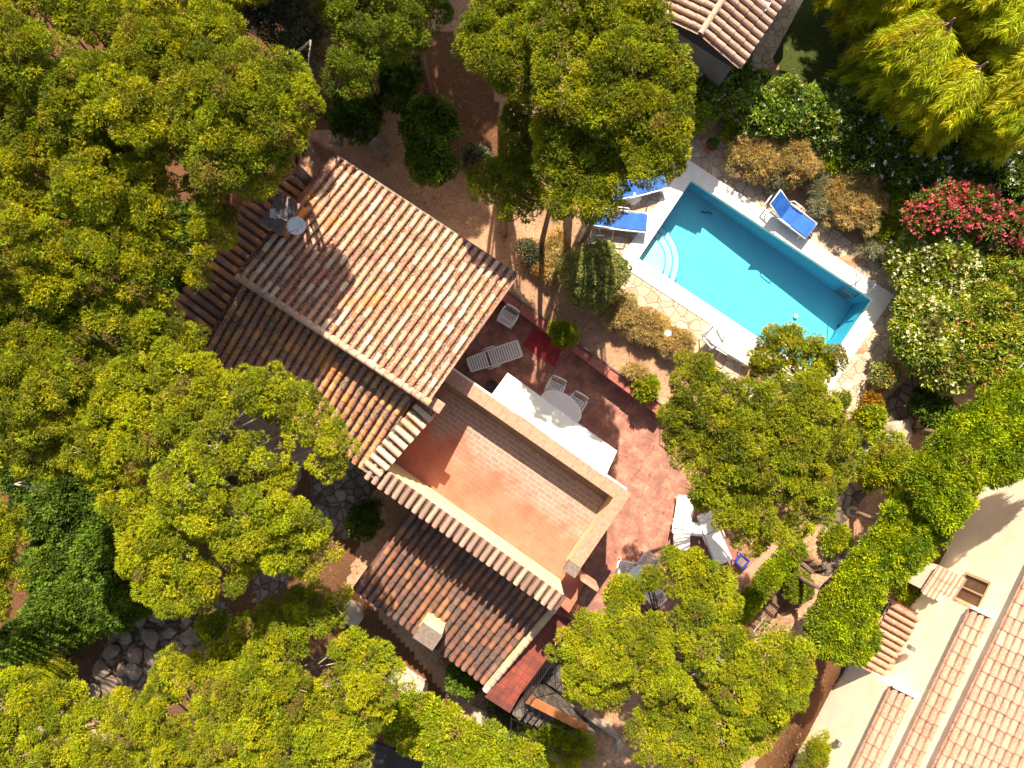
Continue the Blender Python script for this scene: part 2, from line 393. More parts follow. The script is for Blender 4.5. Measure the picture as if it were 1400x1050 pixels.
STY = {  # colour a (young), colour b (old), tufts/m2, blades, length, width, spread, quad, clump radius
 'pine':   ((.40, .41, .018), (.125, .145, .012), 215, 7, .064, .021, .9, False, .22),
 'pine2':  ((.355, .38, .018), (.105, .130, .012), 215, 7, .064, .021, .9, False, .22),
 'pined':  ((.24, .30, .02), (.075, .11, .012), 190, 7, .066, .022, .9, False, .23),
 'pineb':  ((.41, .435, .018), (.135, .165, .012), 215, 7, .062, .021, .9, False, .21),
 'dry':    ((.64, .49, .21), (.34, .24, .10), 110, 9, .10, .018, .7, False, .2),
 'lav':    ((.42, .42, .30), (.22, .23, .15), 80, 9, .13, .016, .5, False, .2),
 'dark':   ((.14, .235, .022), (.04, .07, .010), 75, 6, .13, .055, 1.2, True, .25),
 'olive':  ((.18, .19, .12), (.07, .08, .045), 75, 6, .10, .035, .9, True, .25),
 'laurel': ((.28, .38, .06), (.08, .15, .025), 62, 6, .15, .065, .8, True, .24),
 'hedge':  ((.38, .47, .018), (.10, .16, .010), 95, 8, .11, .034, .7, True, .22),
 'lime':   ((.38, .42, .02), (.16, .21, .014), 80, 8, .10, .035, .7, True, .22),
 'round':  ((.42, .43, .15), (.18, .21, .06), 120, 7, .07, .032, .7, True, .16),
 'white':  ((.40, .46, .06), (.13, .18, .025), 70, 6, .15, .055, .8, True, .25),
 'pink':   ((.18, .20, .04), (.07, .10, .02), 70, 6, .14, .05, .8, True, .25),
 'orange': ((.42, .20, .02), (.20, .16, .02), 120, 7, .07, .035, .7, True, .15),
}
def puffs_in(poly, z, r, holes=(), zg=0, dome=1.2, space=.95, inset=1.05, tries=900, pad=.12):
    """poly in metres; returns (x,y,z,r)"""
    xs = [p[0] for p in poly]; ys = [p[1] for p in poly]; out = []
    A = (max(xs) - min(xs)) * (max(ys) - min(ys)); mx = 0; cand = []
    for _ in range(int(tries + A * 40)):
        x = ru(min(xs), max(xs)); y = ru(min(ys), max(ys))
        if not inside(poly, x, y): continue
        e = edged(poly, x, y); rr = r * ru(.65, 1.2)
        if e < rr * inset + pad: rr = (e - pad) / inset
        if rr < r * .34: continue
        if any(math.hypot(x - hx, y - hy) < hr + rr * .75 for hx, hy, hr in holes): continue
        if any(math.hypot(x - o[0], y - o[1]) < (rr + o[3]) * .5 * space for o in out): continue
        out.append([x, y, e, rr])
    # fill what the big puffs left open with smaller ones
    st = r * .42; gx = min(xs)
    while gx < max(xs):
        gy = min(ys)
        while gy < max(ys):
            x = gx + ru(-.3, .3) * st; y = gy + ru(-.3, .3) * st; gy += st
            if not inside(poly, x, y): continue
            e = edged(poly, x, y); rr = min(r * ru(.5, .7), e - pad - .04)
            if rr < .14 or any(math.hypot(x - hx, y - hy) < hr + rr * .8 for hx, hy, hr in holes): continue
            if any(math.hypot(x - o[0], y - o[1]) < o[3] * .72 + rr * .2 for o in out): continue
            out.append([x, y, e, rr])
        gx += st
    mx = max([o[2] for o in out] + [.1])
    res = []
    for x, y, e, rr in out:
        t = min(1, e / mx); res.append((x, y, z - rr * .6 - dome * (1 - t) ** 1.6 + ru(-.45, .25) * r, rr))
    return res
def fol_colors(ids, nid, a, b, tint=.5):
    f = R(nid) ** 1.0; f = .5 + (f - .5) * 1.0
    h = R(nid)
    a = np.array(a); b = np.array(b); c = b + (a - b) * f[:, None]; c[:, 0] *= 1 + .25 * (h - .5)
    if a[1] > .27 and a[0] > .25: c[h > .96] = c[h > .96] * .35 + np.array([.20, .13, .05]) * .65
    return c[ids]
def limb(mb, a, b, r0, r1, sag=.15, n=5, seg=6):
    a, b = Vector(a), Vector(b); pts = []; L = (b - a).length
    o = Vector((ru(-1, 1), ru(-1, 1), 0)) * sag * L * .5
    for i in range(n + 1):
        t = i / n; p = a.lerp(b, t) + o * math.sin(math.pi * t) + Vector((0, 0, -sag * L * .6 * math.sin(math.pi * t)))
        pts.append(p)
    mb.tube(pts, [r0 + (r1 - r0) * i / n for i in range(n + 1)], seg)
def plant_from(name, puffs, style, zg, label, cat, group=None, trunk=True, base=None, bark='bark', tr=None, flowers=None, dscale=1., leafname='crown', bare=0):
    a, b, dens, nb, L, W, spr, quad, subr = STY[style]
    cx = sum(p[0] for p in puffs) / len(puffs); cy = sum(p[1] for p in puffs) / len(puffs); top = max(p[2] for p in puffs); lo = min(p[2] for p in puffs)
    if base is not None: cx, cy = base[0], base[1]
    t = thing(name, (cx, cy, zg), label, cat, group, world=True)
    if trunk:
        mb = MB(); h = lo - zg; r0 = tr or max(.03, .019 * (top - zg)); fk = Vector((cx + ru(-.2, .2), cy + ru(-.2, .2), zg + h * .62)) if h > 1 else Vector((cx, cy, zg + .1))
        mb.tube([(cx, cy, zg - .3), (cx, cy, zg), Vector((cx, cy, zg)).lerp(fk, .5) + Vector((ru(-.08, .08), ru(-.08, .08), 0)), fk], [r0 * 1.35, r0 * 1.15, r0, r0 * .8], 9)
        for (x, y, z, r) in puffs:
            e = Vector((x, y, z - .05)); limb(mb, fk, e, r0 * .36, .014, .10)
            if bark:
                for _ in range(3 + bare * 4):
                    q = e + Vector((ru(-1, 1), ru(-1, 1), ru(.1, .7) + bare * .35)).normalized() * r * ru(.55, .95); limb(mb, e - Vector((0, 0, .1)), q, .022, .007, .05, 3, 4)
        mb.build('trunk' if cat == 'tree' else 'stem', bark, t, smooth=True)
    C, N, I, n = clumps(puffs, dens * dscale, subr, low=-.3 if cat == 'tree' else -.1)
    col = fol_colors(I, n, a, b)
    leafmesh(leafname, C, N, col, nb, L, W, spr, t, quad)
    if flowers:
        fc, num, fs = flowers; tops = np.nonzero(N[:, 2] > .35)[0]; k = rng.choice(tops, min(num, len(tops)), replace=False)
        cc = np.tile(np.array(fc), (len(k), 1)) * (.8 + .4 * R((len(k), 1)))
        leafmesh('blossom', C[k] + N[k] * L * .75, N[k], cc, 9, fs, fs * .75, 1.1, t, True, .15)
    return t
# ------------------------------------------------------------------ terrain
TERR = PL([(560, 330), (689, 404), (800, 489), (903, 568), (1083, 712), (1052, 752), (985, 828), (905, 925), (800, 905), (700, 860), (560, 700)], -.6)
POOL_IN = [P(945, 247, 0), P(1192, 410, 0), P(1120, 517, 0), P(873, 354, 0)]
def offs(q, d):
    """grow a convex quad by d"""
    n = len(q); c = sum((Vector(p) for p in q), Vector()) / n; out = []
    for i in range(n):
        p, a, b = Vector(q[i]), Vector(q[i - 1]), Vector(q[(i + 1) % n])
        e1 = (p - a).normalized(); e2 = (b - p).normalized()
        n1 = Vector((e1.y, -e1.x, 0)); n2 = Vector((e2.y, -e2.x, 0))
        if n1.dot(p - c) < 0: n1 = -n1
        if n2.dot(p - c) < 0: n2 = -n2
        out.append(p + (n1 + n2) * d / (1 + n1.dot(n2)))
    return out
POOL_OUT = offs(POOL_IN, .52)
STAIRS = PL([(1062, 736), (1120, 778), (1040, 884), (990, 862)], -.5)
STA, STB = P(1092, 765, 0), P(1017, 862, -1.06)
def ss(a, b, x):
    t = max(0., min(1., (x - a) / (b - a))); return t * t * (3 - 2 * t)
def gz(x, y):
    v = x * .559 + y * .829; u = x * .829 - y * .559
    z = -1.3 * ss(-3.0, -7.5, v) * ss(12, 8, u)
    z = min(z, -1.1 * ss(-5.5, -8.5, u)) if v < 3 else z - .5 * ss(-6, -12, u) * ss(6, 3, v)
    z -= .7 * ss(14.3, 15.6, u) * ss(2, -1, v)
    if abs(x) < 40 and abs(y) < 40: z += .05 * math.sin(x * 1.7 + y) * math.sin(y * 1.3 - x * .6) + .03 * math.sin(4.1 * x) * math.sin(3.7 * y)
    return z
def gz2(x, y):
    z = gz(x, y)
    if -9 < x < 14 and -12 < y < 9:
        if inside(TERR, x, y): z = min(z - .0, -.6) - .35
        if inside(STAIRS, x, y):
            dx, dy = STB.x - STA.x, STB.y - STA.y; t = ((x - STA.x) * dx + (y - STA.y) * dy) / (dx * dx + dy * dy); z = min(z, -.38 - 1.06 * max(0, min(1.15, t)))
        if inside(POOL_OUT, x, y) and edged(POOL_OUT, x, y) > .22: z = -3.2
    return z
xs = np.concatenate([-np.geomspace(700, 27, 12), np.arange(-25, 25.01, .16), np.geomspace(27, 700, 12)])
ys = np.concatenate([-np.geomspace(700, 22, 12), np.arange(-20, 20.01, .16), np.geomspace(22, 700, 12)])
ROCK = [PL(q, -1.2) for q in ([(110, 960), (150, 860), (200, 800), (300, 820), (330, 850), (290, 910), (200, 930), (130, 980)], [(420, 640), (500, 620), (520, 700), (470, 740), (430, 720)], [(340, 780), (400, 760), (390, 800), (350, 830)])]
ROCK += [PL(q, 0) for q in ([(1110, 700), (1160, 640), (1200, 560), (1260, 500), (1262, 570), (1215, 620), (1170, 700), (1130, 740)], [(1120, 740), (1170, 725), (1165, 760), (1125, 790)])]
SOIL = [PL(q, -.8) for q in ([(-200, -200), (560, -200), (545, 120), (520, 190), (430, 180), (400, 230), (240, 560), (400, 640), (330, 860), (100, 1000), (-200, 1100)], [(410, 640), (520, 640), (470, 800), (560, 900), (640, 1000), (600, 1300), (-200, 1300), (330, 860)], [(540, 60), (660, 60), (700, 250), (620, 240), (560, 180)], [(1090, 860), (1180, 880), (1220, 900), (1120, 1050), (1000, 1100), (1040, 980)], [(1240, 760), (1400, 640), (1400, 700), (1180, 960)])]
GRASS = [PL(q, 0) for q in ([(1040, 60), (1200, -300), (1700, -300), (1700, 220), (1400, 230), (1200, 160), (1090, 130)],)]
SUNLAWN = PL([(1345, 150), (1700, 100), (1700, 240), (1380, 215)], 0)
vv = []; zone = []; nx, ny = len(xs), len(ys)
for y in ys:
    for x in xs:
        vv.append((x, y, gz2(x, y)))
        near = abs(x) < 26 and abs(y) < 21
        zone.append((1. if near and any(inside(q, x, y) for q in ROCK) else 0., 1. if near and any(inside(q, x, y) for q in SOIL) else 0., 1. if (near and any(inside(q, x, y) for q in GRASS)) or not near else 0.))
me = bpy.data.meshes.new('ground')
me.from_pydata(vv, [], [(j * nx + i, j * nx + i + 1, (j + 1) * nx + i + 1, (j + 1) * nx + i) for j in range(ny - 1) for i in range(nx - 1)])
a_ = me.color_attributes.new('Zone', 'FLOAT_COLOR', 'POINT'); ar = np.ones((len(vv), 4), np.float32); ar[:, :3] = zone; a_.data.foreach_set('color', ar.ravel())
me.polygons.foreach_set('use_smooth', [True] * len(me.polygons)); me.materials.append(MATS['ground_soil'])
g = bpy.data.objects.new('ground', me); COL.objects.link(g); tag(g, kind='structure')

# pool deck of crazy paving
DECK = PL([(905, 215), (930, 188), (985, 193), (1012, 222), (1050, 262), (1105, 297), (1160, 335), (1215, 378), (1232, 410), (1228, 450), (1210, 490), (1186, 525), (1178, 560), (1130, 600), (1060, 580), (1010, 535), (960, 492), (905, 455), (868, 425), (845, 400), (828, 360), (790, 330), (800, 300), (840, 295), (862, 262), (880, 238)], 0)
m = MB(); m.prism(DECK, -.06, .035, [offs(POOL_OUT, -.05)]); tag(m.build('pool_deck', 'crazy_paving'), kind='structure')
# low stone kerbs along the planted bank behind the pool
def kerb(pts, z, w, h, name, mat, label, cat):
    mb = MB()
    for i in range(len(pts) - 1):
        a, b = P(*pts[i], z), P(*pts[i + 1], z); n = max(1, int((b - a).length / .34))
        for k in range(n):
            c = a.lerp(b, (k + .5) / n); d = (b - a).normalized(); mb.box(c.x + ru(-.02, .02), c.y + ru(-.02, .02), z + h / 2 - .03, (b - a).length / n * .95, w * ru(.85, 1.15), h + ru(-.02, .03), rz=math.atan2(d.y, d.x) + ru(-.04, .04))
    return tag(mb.build(name, mat, bevel=.02), label, cat)
kerb([(985, 190), (1015, 220), (1052, 258), (1108, 296), (1162, 335), (1215, 376)], 0, .17, .14, 'stone_kerb', 'rock', 'low rough stone kerb between the pool paving and the dry golden shrubs', 'kerb')
kerb([(1216, 500), (1188, 540), (1175, 575)], 0, .16, .16, 'stone_kerb', 'rock', 'short stone kerb at the corner of the paving beside the orange leaved bush', 'kerb')

# swimming pool
pool = thing('swimming_pool', tuple((POOL_IN[0] + POOL_IN[2]) / 2), 'rectangular turquoise swimming pool with white coping and rounded corner steps', 'swimming pool', world=True)
m = MB(); m.prism(POOL_OUT, -.12, .065, [POOL_IN]); m.build('coping', 'pool_coping', pool, bevel=.012)
A, B, C, D = POOL_IN
ir = offs(POOL_IN, .012)
dz = (-.85, -1.38, -1.38, -.85)
m = MB(); tops = [Vector((p.x, p.y, -.02)) for p in ir]; bots = [Vector((p.x, p.y, dz[i])) for i, p in enumerate(ir)]
m.add(tops + bots, [(0, 1, 5, 4), (1, 2, 6, 5), (2, 3, 7, 6), (3, 0, 4, 7)]); m.build('wall_lining', 'pool_shade_tile', pool)
m = MB(); m.add(bots, [(3, 2, 1, 0)]); m.build('basin', 'pool_basin', pool)
# corner steps: quarter-round treads centred on the wall near the west corner
dl = (A - D).normalized(); db = (C - D).normalized(); cc = D + dl * .05
for r, z0, z1 in ((1.52, -.9, -.68), (1.24, -.68, -.48), (.96, -.48, -.30)):
    mb = MB(); pts = []
    for k in range(19):
        t = (math.pi / 2) * k / 18; q = D + dl * (r * math.sin(t) * 1.02) + db * (r * math.cos(t) * 1.0); pts.append(q)
    mb.prism([D + (dl + db) * -.005] + pts, z0, z1); so_ = mb.build('step', 'pool_step', pool, bevel=.02)
    mb = MB(); mb.tube([q + Z * (z1 - .012) for q in pts], .026, 6); mb.build('riser_shade', 'pool_shade_tile', so_)  # added dark strip standing in for shade on the riser
mb = MB(); q = P(1088, 432, -1.2); mb.lathe([(.08, 0), (.08, .02), (.06, .025), (.055, .015), (.02, .015), (.02, .03), (.0, .03)], 18, (q.x, q.y, -1.20)); mb.build('drain', 'white_ball', pool)
mb = MB(); q = P(1196, 395, 0); mb.box(q.x, q.y, .071, .16, .16, .012, rz=.6); mb.build('skimmer_lid', 'white_plastic', pool)
m = MB(); m.sheet(offs(POOL_IN, .006), -.16); tag(m.build('water', 'pool_water'), kind='structure')
# ladder
lad = thing('pool_ladder', tuple(P(1172, 390, 0)), 'thin steel pool ladder with two handrails over the far coping', 'ladder', world=True)
wl = (B - A).normalized(); nn = Vector((wl.y, -wl.x, 0)); nn = nn if nn.dot(C - B) > 0 else -nn
for s in (0, .52):
    b0 = A + wl * ((B - A).length - .95 + s); mb = MB()
    mb.tube([b0 - nn * .42 + Z * .03, b0 - nn * .42 + Z * .45, b0 - nn * .30 + Z * .68, b0 - nn * .05 + Z * .72, b0 + nn * .09 + Z * .5, b0 + nn * .10 - Z * 1.1], .02, 8); mb.build('handrail', 'grey_metal', lad, smooth=True)
for k in range(3):
    b0 = A + wl * ((B - A).length - .95) + nn * .1 - Z * (.3 + .26 * k); mb = MB(); mb.quadbox(b0, wl * .52, nn * .08, Z * .025); mb.build('rung', 'grey_metal', lad)
# cleaning hose and robot
hz = -.17
mb = MB(); pts = [(1148, 396), (1152, 404), (1162, 408), (1160, 400), (1154, 398), (1163, 407), (1170, 409)]
mb.tube([P(a, b, -1.2) for a, b in pts], .028, 6); q = P(1166, 405, -1.18); mb.box(q.x, q.y, q.z, .22, .13, .1, rz=.3)
tag(mb.build('pool_cleaner', 'hose_rubber'), 'small dark pool cleaner with a coiled hose underwater near the ladder', 'pool cleaner')
mb = MB(); mb.tube([P(a, b, -1.3) for i, (a, b) in enumerate([(1146, 443), (1147, 456), (1154, 462), (1163, 452), (1168, 443), (1180, 432)])], .02, 6)
tag(mb.build('hose', 'hose_rubber'), 'thin curved hose lying on the pool floor at the deep end', 'hose')
mb = MB(); mb.tube([P(a, b, -.84) for a, b in [(959, 288), (964, 291), (968, 289), (974, 293)]], .025, 6)
tag(mb.build('hose', 'hose_rubber'), 'short dark scrap of hose underwater in the shaded north corner of the pool', 'hose')

# house terrace (lower) : paved floor, tile topped garden wall
m = MB(); m.prism(TERR, -.75, -.6); tag(m.build('terrace', 'terrace_tile'), kind='structure')
gw = thing('garden_wall', tuple(P(800, 489, -.6)), 'long low red garden wall with tiled coping between the house terrace and the gravel', 'wall', world=True)
w0, w1 = P(686, 401, .18), P(905, 562, .18)
m = MB(); m.wallseg(w0, w1, .30, -.8, .06); m.build('wall_body', 'wall_coping', gw)
m = MB(); nseg = 9
for k in range(nseg):
    if k == 4: continue
    a, b = w0.lerp(w1, (k + .012) / nseg), w0.lerp(w1, (k + .988) / nseg); m.wallseg(a, b, .36 + ru(-.01, .01), .06, .12 + (.03 if k % 2 else 0))
m.build('coping', 'wall_coping', gw, bevel=.012)
m = MB(); m.wallseg(w0 - V * -.17, w1 + V * .17, .05, -.2, .17); m.build('edge_strip', 'gutter_metal', gw)
# railing at the garden side and low edge wall at the far end of the terrace
def railing(a, b, h, name, label, posts=.11, mat='black_metal', parent=None):
    t = parent or thing(name, tuple(a), label, 'railing', world=True)
    a, b = Vector(a), Vector(b); L = (b - a); n = max(2, int(Vector((L.x, L.y, 0)).length / posts))
    for zz, rr in ((h, .02), (.1, .014)):
        mb = MB(); mb.tube([a + Z * zz, b + Z * zz], rr, 6); mb.build('rail', mat, t)
    mb = MB()
    for k in range(n + 1):
        p = a.lerp(b, k / n); mb.tube([p, p + Z * h], .016 if k % 8 == 0 else .009, 5)
    mb.build('balusters', mat, t); return t
railing(P(903, 575, -.6), P(1000, 652, -.6), .9, 'railing', 'thin black railing along the sunlit terrace beneath the edge of the round pine')
tw = thing('edge_wall', tuple(P(1050, 750, -.6)), 'low pink edge wall at the end of the terrace beside the clipped ivy hedge', 'wall', world=True)
m = MB(); m.wallseg(P(1064, 738, -.3), P(975, 838, -.3), .30, -1.6, -.25); m.build('wall_body', 'coping_terracotta', tw, bevel=.01)

# sleeper stairway
st = thing('garden_stairway', tuple(P(1060, 800, -.5)), 'stairway of dark timber sleepers and brown gravel descending beside the ivy hedge', 'stairway', world=True)
sl = [((1072, 748), (1112, 783)), ((1055, 763), (1094, 797)), ((1047, 775), (1082, 812)), ((1040, 786), (1075, 822)), ((1030, 801), (1066, 832)), ((1025, 812), (1058, 842)), ((1018, 826), (1050, 853)), ((1010, 840), (1040, 862)), ((1004, 853), (1030, 870))]
for i, (a, b) in enumerate(sl):
    z = -.02 - .13 * i; a, b = P(*a, z), P(*b, z); mb = MB(); mb.wallseg(a, b, .13 + ru(-.02, .02), z - .35, z + ru(-.01, .02)); mb.build('sleeper', 'wood', st, bevel=.01)
mb = MB()
for i in range(len(sl)):
    z = -.06 - .13 * i; a, b = P(*sl[i][0], z), P(*sl[i][1], z)
    c, d = (P(*sl[i + 1][0], z), P(*sl[i + 1][1], z)) if i < 8 else (a - V * .5 - U * .3, b - V * .5 - U * .3)
    mb.prism([a, b, d, c], z - .5, z - .02)
mb.build('gravel_tread', 'stair_gravel', st)

# ------------------------------------------------------------------ roofs
TP = .235
PAL_OLD = [(.54, .26, .165), (.60, .36, .24), (.44, .155, .085), (.64, .45, .33), (.32, .14, .09), (.57, .28, .17), (.47, .24, .165)]
PAL_DARK = [(.19, .08, .06), (.14, .07, .06), (.27, .10, .06), (.11, .065, .06), (.33, .14, .07), (.20, .10, .08)]  # darker tile tones for the annex slope
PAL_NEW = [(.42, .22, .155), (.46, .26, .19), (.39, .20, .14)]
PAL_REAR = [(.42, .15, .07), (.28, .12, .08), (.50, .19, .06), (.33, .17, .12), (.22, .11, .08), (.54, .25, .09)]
def barrel(mb, p, d, n, s, L, r0, r1, col, th=.014, seg=7):
    """cover tile: p upper end centre, d downhill unit, n normal, s side"""
    vs = []; lift = .022
    for (t, r, l) in ((0, r0, 0), (1, r1, lift), (1, r1 - th, lift)):
        for k in range(seg):
            a = math.pi * k / (seg - 1); vs.append(p + d * (L * t) + s * (math.cos(a) * r) + n * (math.sin(a) * r * .95 + l))
    fs = [(k, k + 1, seg + k + 1, seg + k) for k in range(seg - 1)] + [(seg + k, seg + k + 1, 2 * seg + k + 1, 2 * seg + k) for k in range(seg - 1)]
    mb.col = col; mb.add(vs, fs); mb.col = (1, 1, 1)
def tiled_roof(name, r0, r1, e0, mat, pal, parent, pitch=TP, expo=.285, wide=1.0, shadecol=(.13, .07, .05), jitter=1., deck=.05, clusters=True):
    r0, r1, e0 = Vector(r0), Vector(r1), Vector(e0); e = r1 - r0; W = e.length; e.normalize(); sdir = e0 - r0; sdir -= e * sdir.dot(e); L = sdir.length; d = sdir.normalized()
    n = e.cross(d); n = n if n.z > 0 else -n
    nr = max(1, round(W / pitch)); pt = W / nr; nt = max(1, round(L / expo)); ex = L / nt; mb = MB(); off = pitch / TP
    for i in range(nr):
        ph = ru(-.12, .12) * jitter; rowtone = ru(.85, 1.12)
        for j in range(nt - 1, -1, -1):
            c = pal[int(R() * len(pal))]; k = rowtone * ru(.78, 1.18); c = tuple(min(1, x * k) for x in c)
            p = r0 + e * (pt * (i + .5) + ru(-.006, .006) * jitter) + d * (ex * (j + (ph if 0 < j < nt - 1 else 0)) - .03) + n * (.03 + ru(-.004, .004))
            dd = (d + e * ru(-.02, .02) * jitter).normalized()
            barrel(mb, p, dd, n, e, ex + .075 + (ru(0, .03) if j == nt - 1 else 0), .073 * off * wide, .086 * off * wide, c)
    # channel tiles between the covers
    for i in range(nr + 1):
        c = r0 + e * (pt * i)
        for j in range(nt):
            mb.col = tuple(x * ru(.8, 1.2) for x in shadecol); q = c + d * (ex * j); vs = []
            for t in (0, 1):
                for k in range(5):
                    a = math.pi * (1 + k / 4); vs.append(q + d * ((ex + .02) * t) + e * (math.cos(a) * .085 * off) + n * (math.sin(a) * .06 + .055 - .012 * (1 - t) + .0))
            mb.add(vs, [(k, k + 1, 6 + k, 5 + k) for k in range(4)])
    mb.col = (1, 1, 1)
    o = mb.build(name, mat, parent, usecol=True)
    mb = MB(); mb.quadbox(r0 - n * (deck + .02), e * W, d * L * .985, n * deck); mb.build('roof_deck_board', 'house_render', o)
    return o, (e, d, n)
def ridge(a, b, mat, pal, parent, name='ridge_cap', r=.10, expo=.30):
    a, b = Vector(a), Vector(b); d = (b - a); L = d.length; d.normalize(); n = Z - d * d.z; n.normalize(); s = d.cross(n); nt = round(L / expo); mb = MB()
    for j in range(nt):
        c = pal[int(R() * len(pal))]; barrel(mb, a + d * (L * j / nt) + n * ru(-.004, .004), d, n, s, L / nt + .07, r * .86, r, tuple(x * ru(.85, 1.15) for x in c), seg=8)
    return mb.build(name, mat, parent, usecol=True)

villa = thing('villa', tuple(P(560, 560, -1.3)), 'old villa with lichen covered clay tile roofs and a red roof terrace', 'house', world=True)
# walls under the roofs
R0, R1, E0 = P(326, 377, 4.7), P(584, 547, 4.7), P(460, 217, 3.6); E1 = R1 + (E0 - R0)
RR0, RR1, RE0 = P(333, 386, 3.95), P(562, 545, 3.95), P(270, 480, 3.35); RE1 = RR1 + (RE0 - RR0)
def inset_quad(q, d): return offs([Vector((p[0], p[1], 0)) for p in q], -d)
m = MB(); m.prism(inset_quad([R0, R1, E1, E0], .38), -1.6, 3.45); m.prism(inset_quad([RR0 + V * .6, RR1 + V * .6, RE1, RE0], .36), -1.6, 3.15)
# gable fill
g0 = inset_quad([R0, R1, E1, E0], .4)
for pa, pb in ((g0[0], g0[3]), (g0[1], g0[2])):
    a, b = Vector(pa), Vector(pb); dd = Vector((b.x - a.x, b.y - a.y, 0)); nrm = Vector((-dd.y, dd.x, 0)).normalized() * .1
    m.add([Vector((p.x, p.y, z)) + k * nrm for k in (-1, 1) for p, z in ((a, 3.4), (b, 3.4), (b, 3.52), (a, 4.5))], [(3, 2, 1, 0), (4, 5, 6, 7), (0, 1, 5, 4), (1, 2, 6, 5), (2, 3, 7, 6), (3, 0, 4, 7)])
m.build('wall', 'house_render', villa)
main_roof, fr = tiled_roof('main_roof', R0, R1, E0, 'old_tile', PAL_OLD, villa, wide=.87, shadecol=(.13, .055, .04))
tag(main_roof, 'sunlit pale tile slope')
ridge(R0 - U * .05 - Z * .02 - V * .03, R1 + U * .05 - Z * .02 - V * .03, 'old_tile', [(.50, .33, .24), (.44, .26, .19)], main_roof, r=.11)
mb = MB(); gz0, gz1 = E0 + V * .07 - Z * .03, E1 + V * .07 - Z * .03
mb.tube([gz0, gz1], .055, 8); mb.build('gutter', 'gutter_metal', main_roof)
# rake edge row on the terrace side
mb = MB(); mb.quadbox(R1 + U * .02 - Z * .14, U * .05, E1 - R1, Z * .17); mb.build('verge', 'coping_terracotta', main_roof)
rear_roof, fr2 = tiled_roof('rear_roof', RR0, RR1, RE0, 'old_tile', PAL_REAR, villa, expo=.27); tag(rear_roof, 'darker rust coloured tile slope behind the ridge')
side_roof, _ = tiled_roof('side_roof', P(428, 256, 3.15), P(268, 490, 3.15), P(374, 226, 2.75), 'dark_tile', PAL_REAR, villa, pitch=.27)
m = MB(); sr = [P(428, 256, 3.15), P(268, 490, 3.15), P(222, 452, 2.75), P(374, 226, 2.75)]; m.prism(inset_quad(sr, .2), -1.6, 2.62); m.build('wall', 'house_render', villa)
mb = MB(); ra = P(262, 450, 3.3); mb.tube([ra - Z * .5, ra + Z * .05], .07, 10); mb.tube([ra + Z * .05, ra + Z * .15], .10, 10); mb.build('vent_pipe', 'grey_metal', side_roof)
# chimney with the grey cap
ch = MB(); c0 = P(392, 296, 4.5); ch.box(c0.x, c0.y, 3.75, .62, .95, 1.9, rz=-.594); cho = ch.build('chimney', 'orange_render', villa, bevel=.01)
ch = MB(); c1 = P(385, 291, 4.8); ch.box(c0.x - .08, c0.y, 4.75, .66, .98, .12, rz=-.594); ch.build('chimney_cap', 'chimney_cap', cho, bevel=.01)

# roof terrace
FZ, PZ, WZ = 1.9, 2.9, 3.45
fl = [P(570, 505, FZ), P(668, 572, FZ) , P(838, 690, FZ), P(786, 776, FZ), P(803, 795, FZ), P(778, 838, FZ), P(762, 824, FZ), P(528, 648, FZ), P(500, 630, FZ)]
m = MB(); m.prism(fl, 1.7, FZ); m.build('roof_terrace_floor', 'roof_deck', villa)
pn0, pn1, pe1 = P(606, 508, PZ), P(851, 678, PZ), P(782, 779, PZ)
body = [P(570, 505, FZ), P(853, 690, FZ), P(795, 778, FZ), P(775, 835, FZ), P(525, 660, FZ), P(480, 620, FZ)]
m = MB(); m.prism(inset_quad([pn0, pn1, pe1 - V * .3, P(520, 640, FZ)], .12), -1.6, 1.68); m.build('lower_wall', 'house_render', villa)
m = MB(); m.wallseg(pn0, pn1, .26, -.7, PZ - .06); m.wallseg(pn1 - V * .13, pe1, .26, -.7, PZ - .06)
m.build('parapet', 'house_render', villa)
m = MB(); L0 = (pn1 - pn0).length; nb = 12
for k in range(nb):
    a, b = pn0.lerp(pn1 - U * .16, (k + .004) / nb), pn0.lerp(pn1 - U * .16, (k + .996) / nb); m.wallseg(a, b, .40, PZ - .06, PZ + ru(-.003, .004))
m.wallseg(pn1 + V * .2, pe1 + V * .18, .38, PZ - .06, PZ + .003); m.build('parapet_coping', 'coping_terracotta', villa, bevel=.008)
m = MB(); m.wallseg(pe1 + V * .17, pe1 - V * .16, .42, PZ - .3, PZ + .03); m.build('parapet_pier_cap', 'chimney_cap', villa, bevel=.01)
m = MB(); m.wallseg(pn0 + V * .235 + Z * 0, pn1 + V * .235, .06, PZ - .10, PZ - .02); m.build('flashing', 'awning_fabric', villa)
# tile topped wall along the lower side of the roof terrace
s0, s1 = P(514, 641, WZ), P(766, 819, WZ)
m = MB(); m.wallseg(s0 + U * .02, s1, .34, -.9, WZ - .05); m.build('back_wall', 'yellow_render', villa)
tiled_roof('wall_tiles', P(515, 633, WZ + .12) - U * .1, P(771, 814, WZ + .12), P(515, 633, WZ + .12) - V * .48 - Z * .1 - U * .1, 'dark_tile', [(.40, .25, .20), (.33, .20, .16), (.46, .30, .23)], villa, expo=.48)
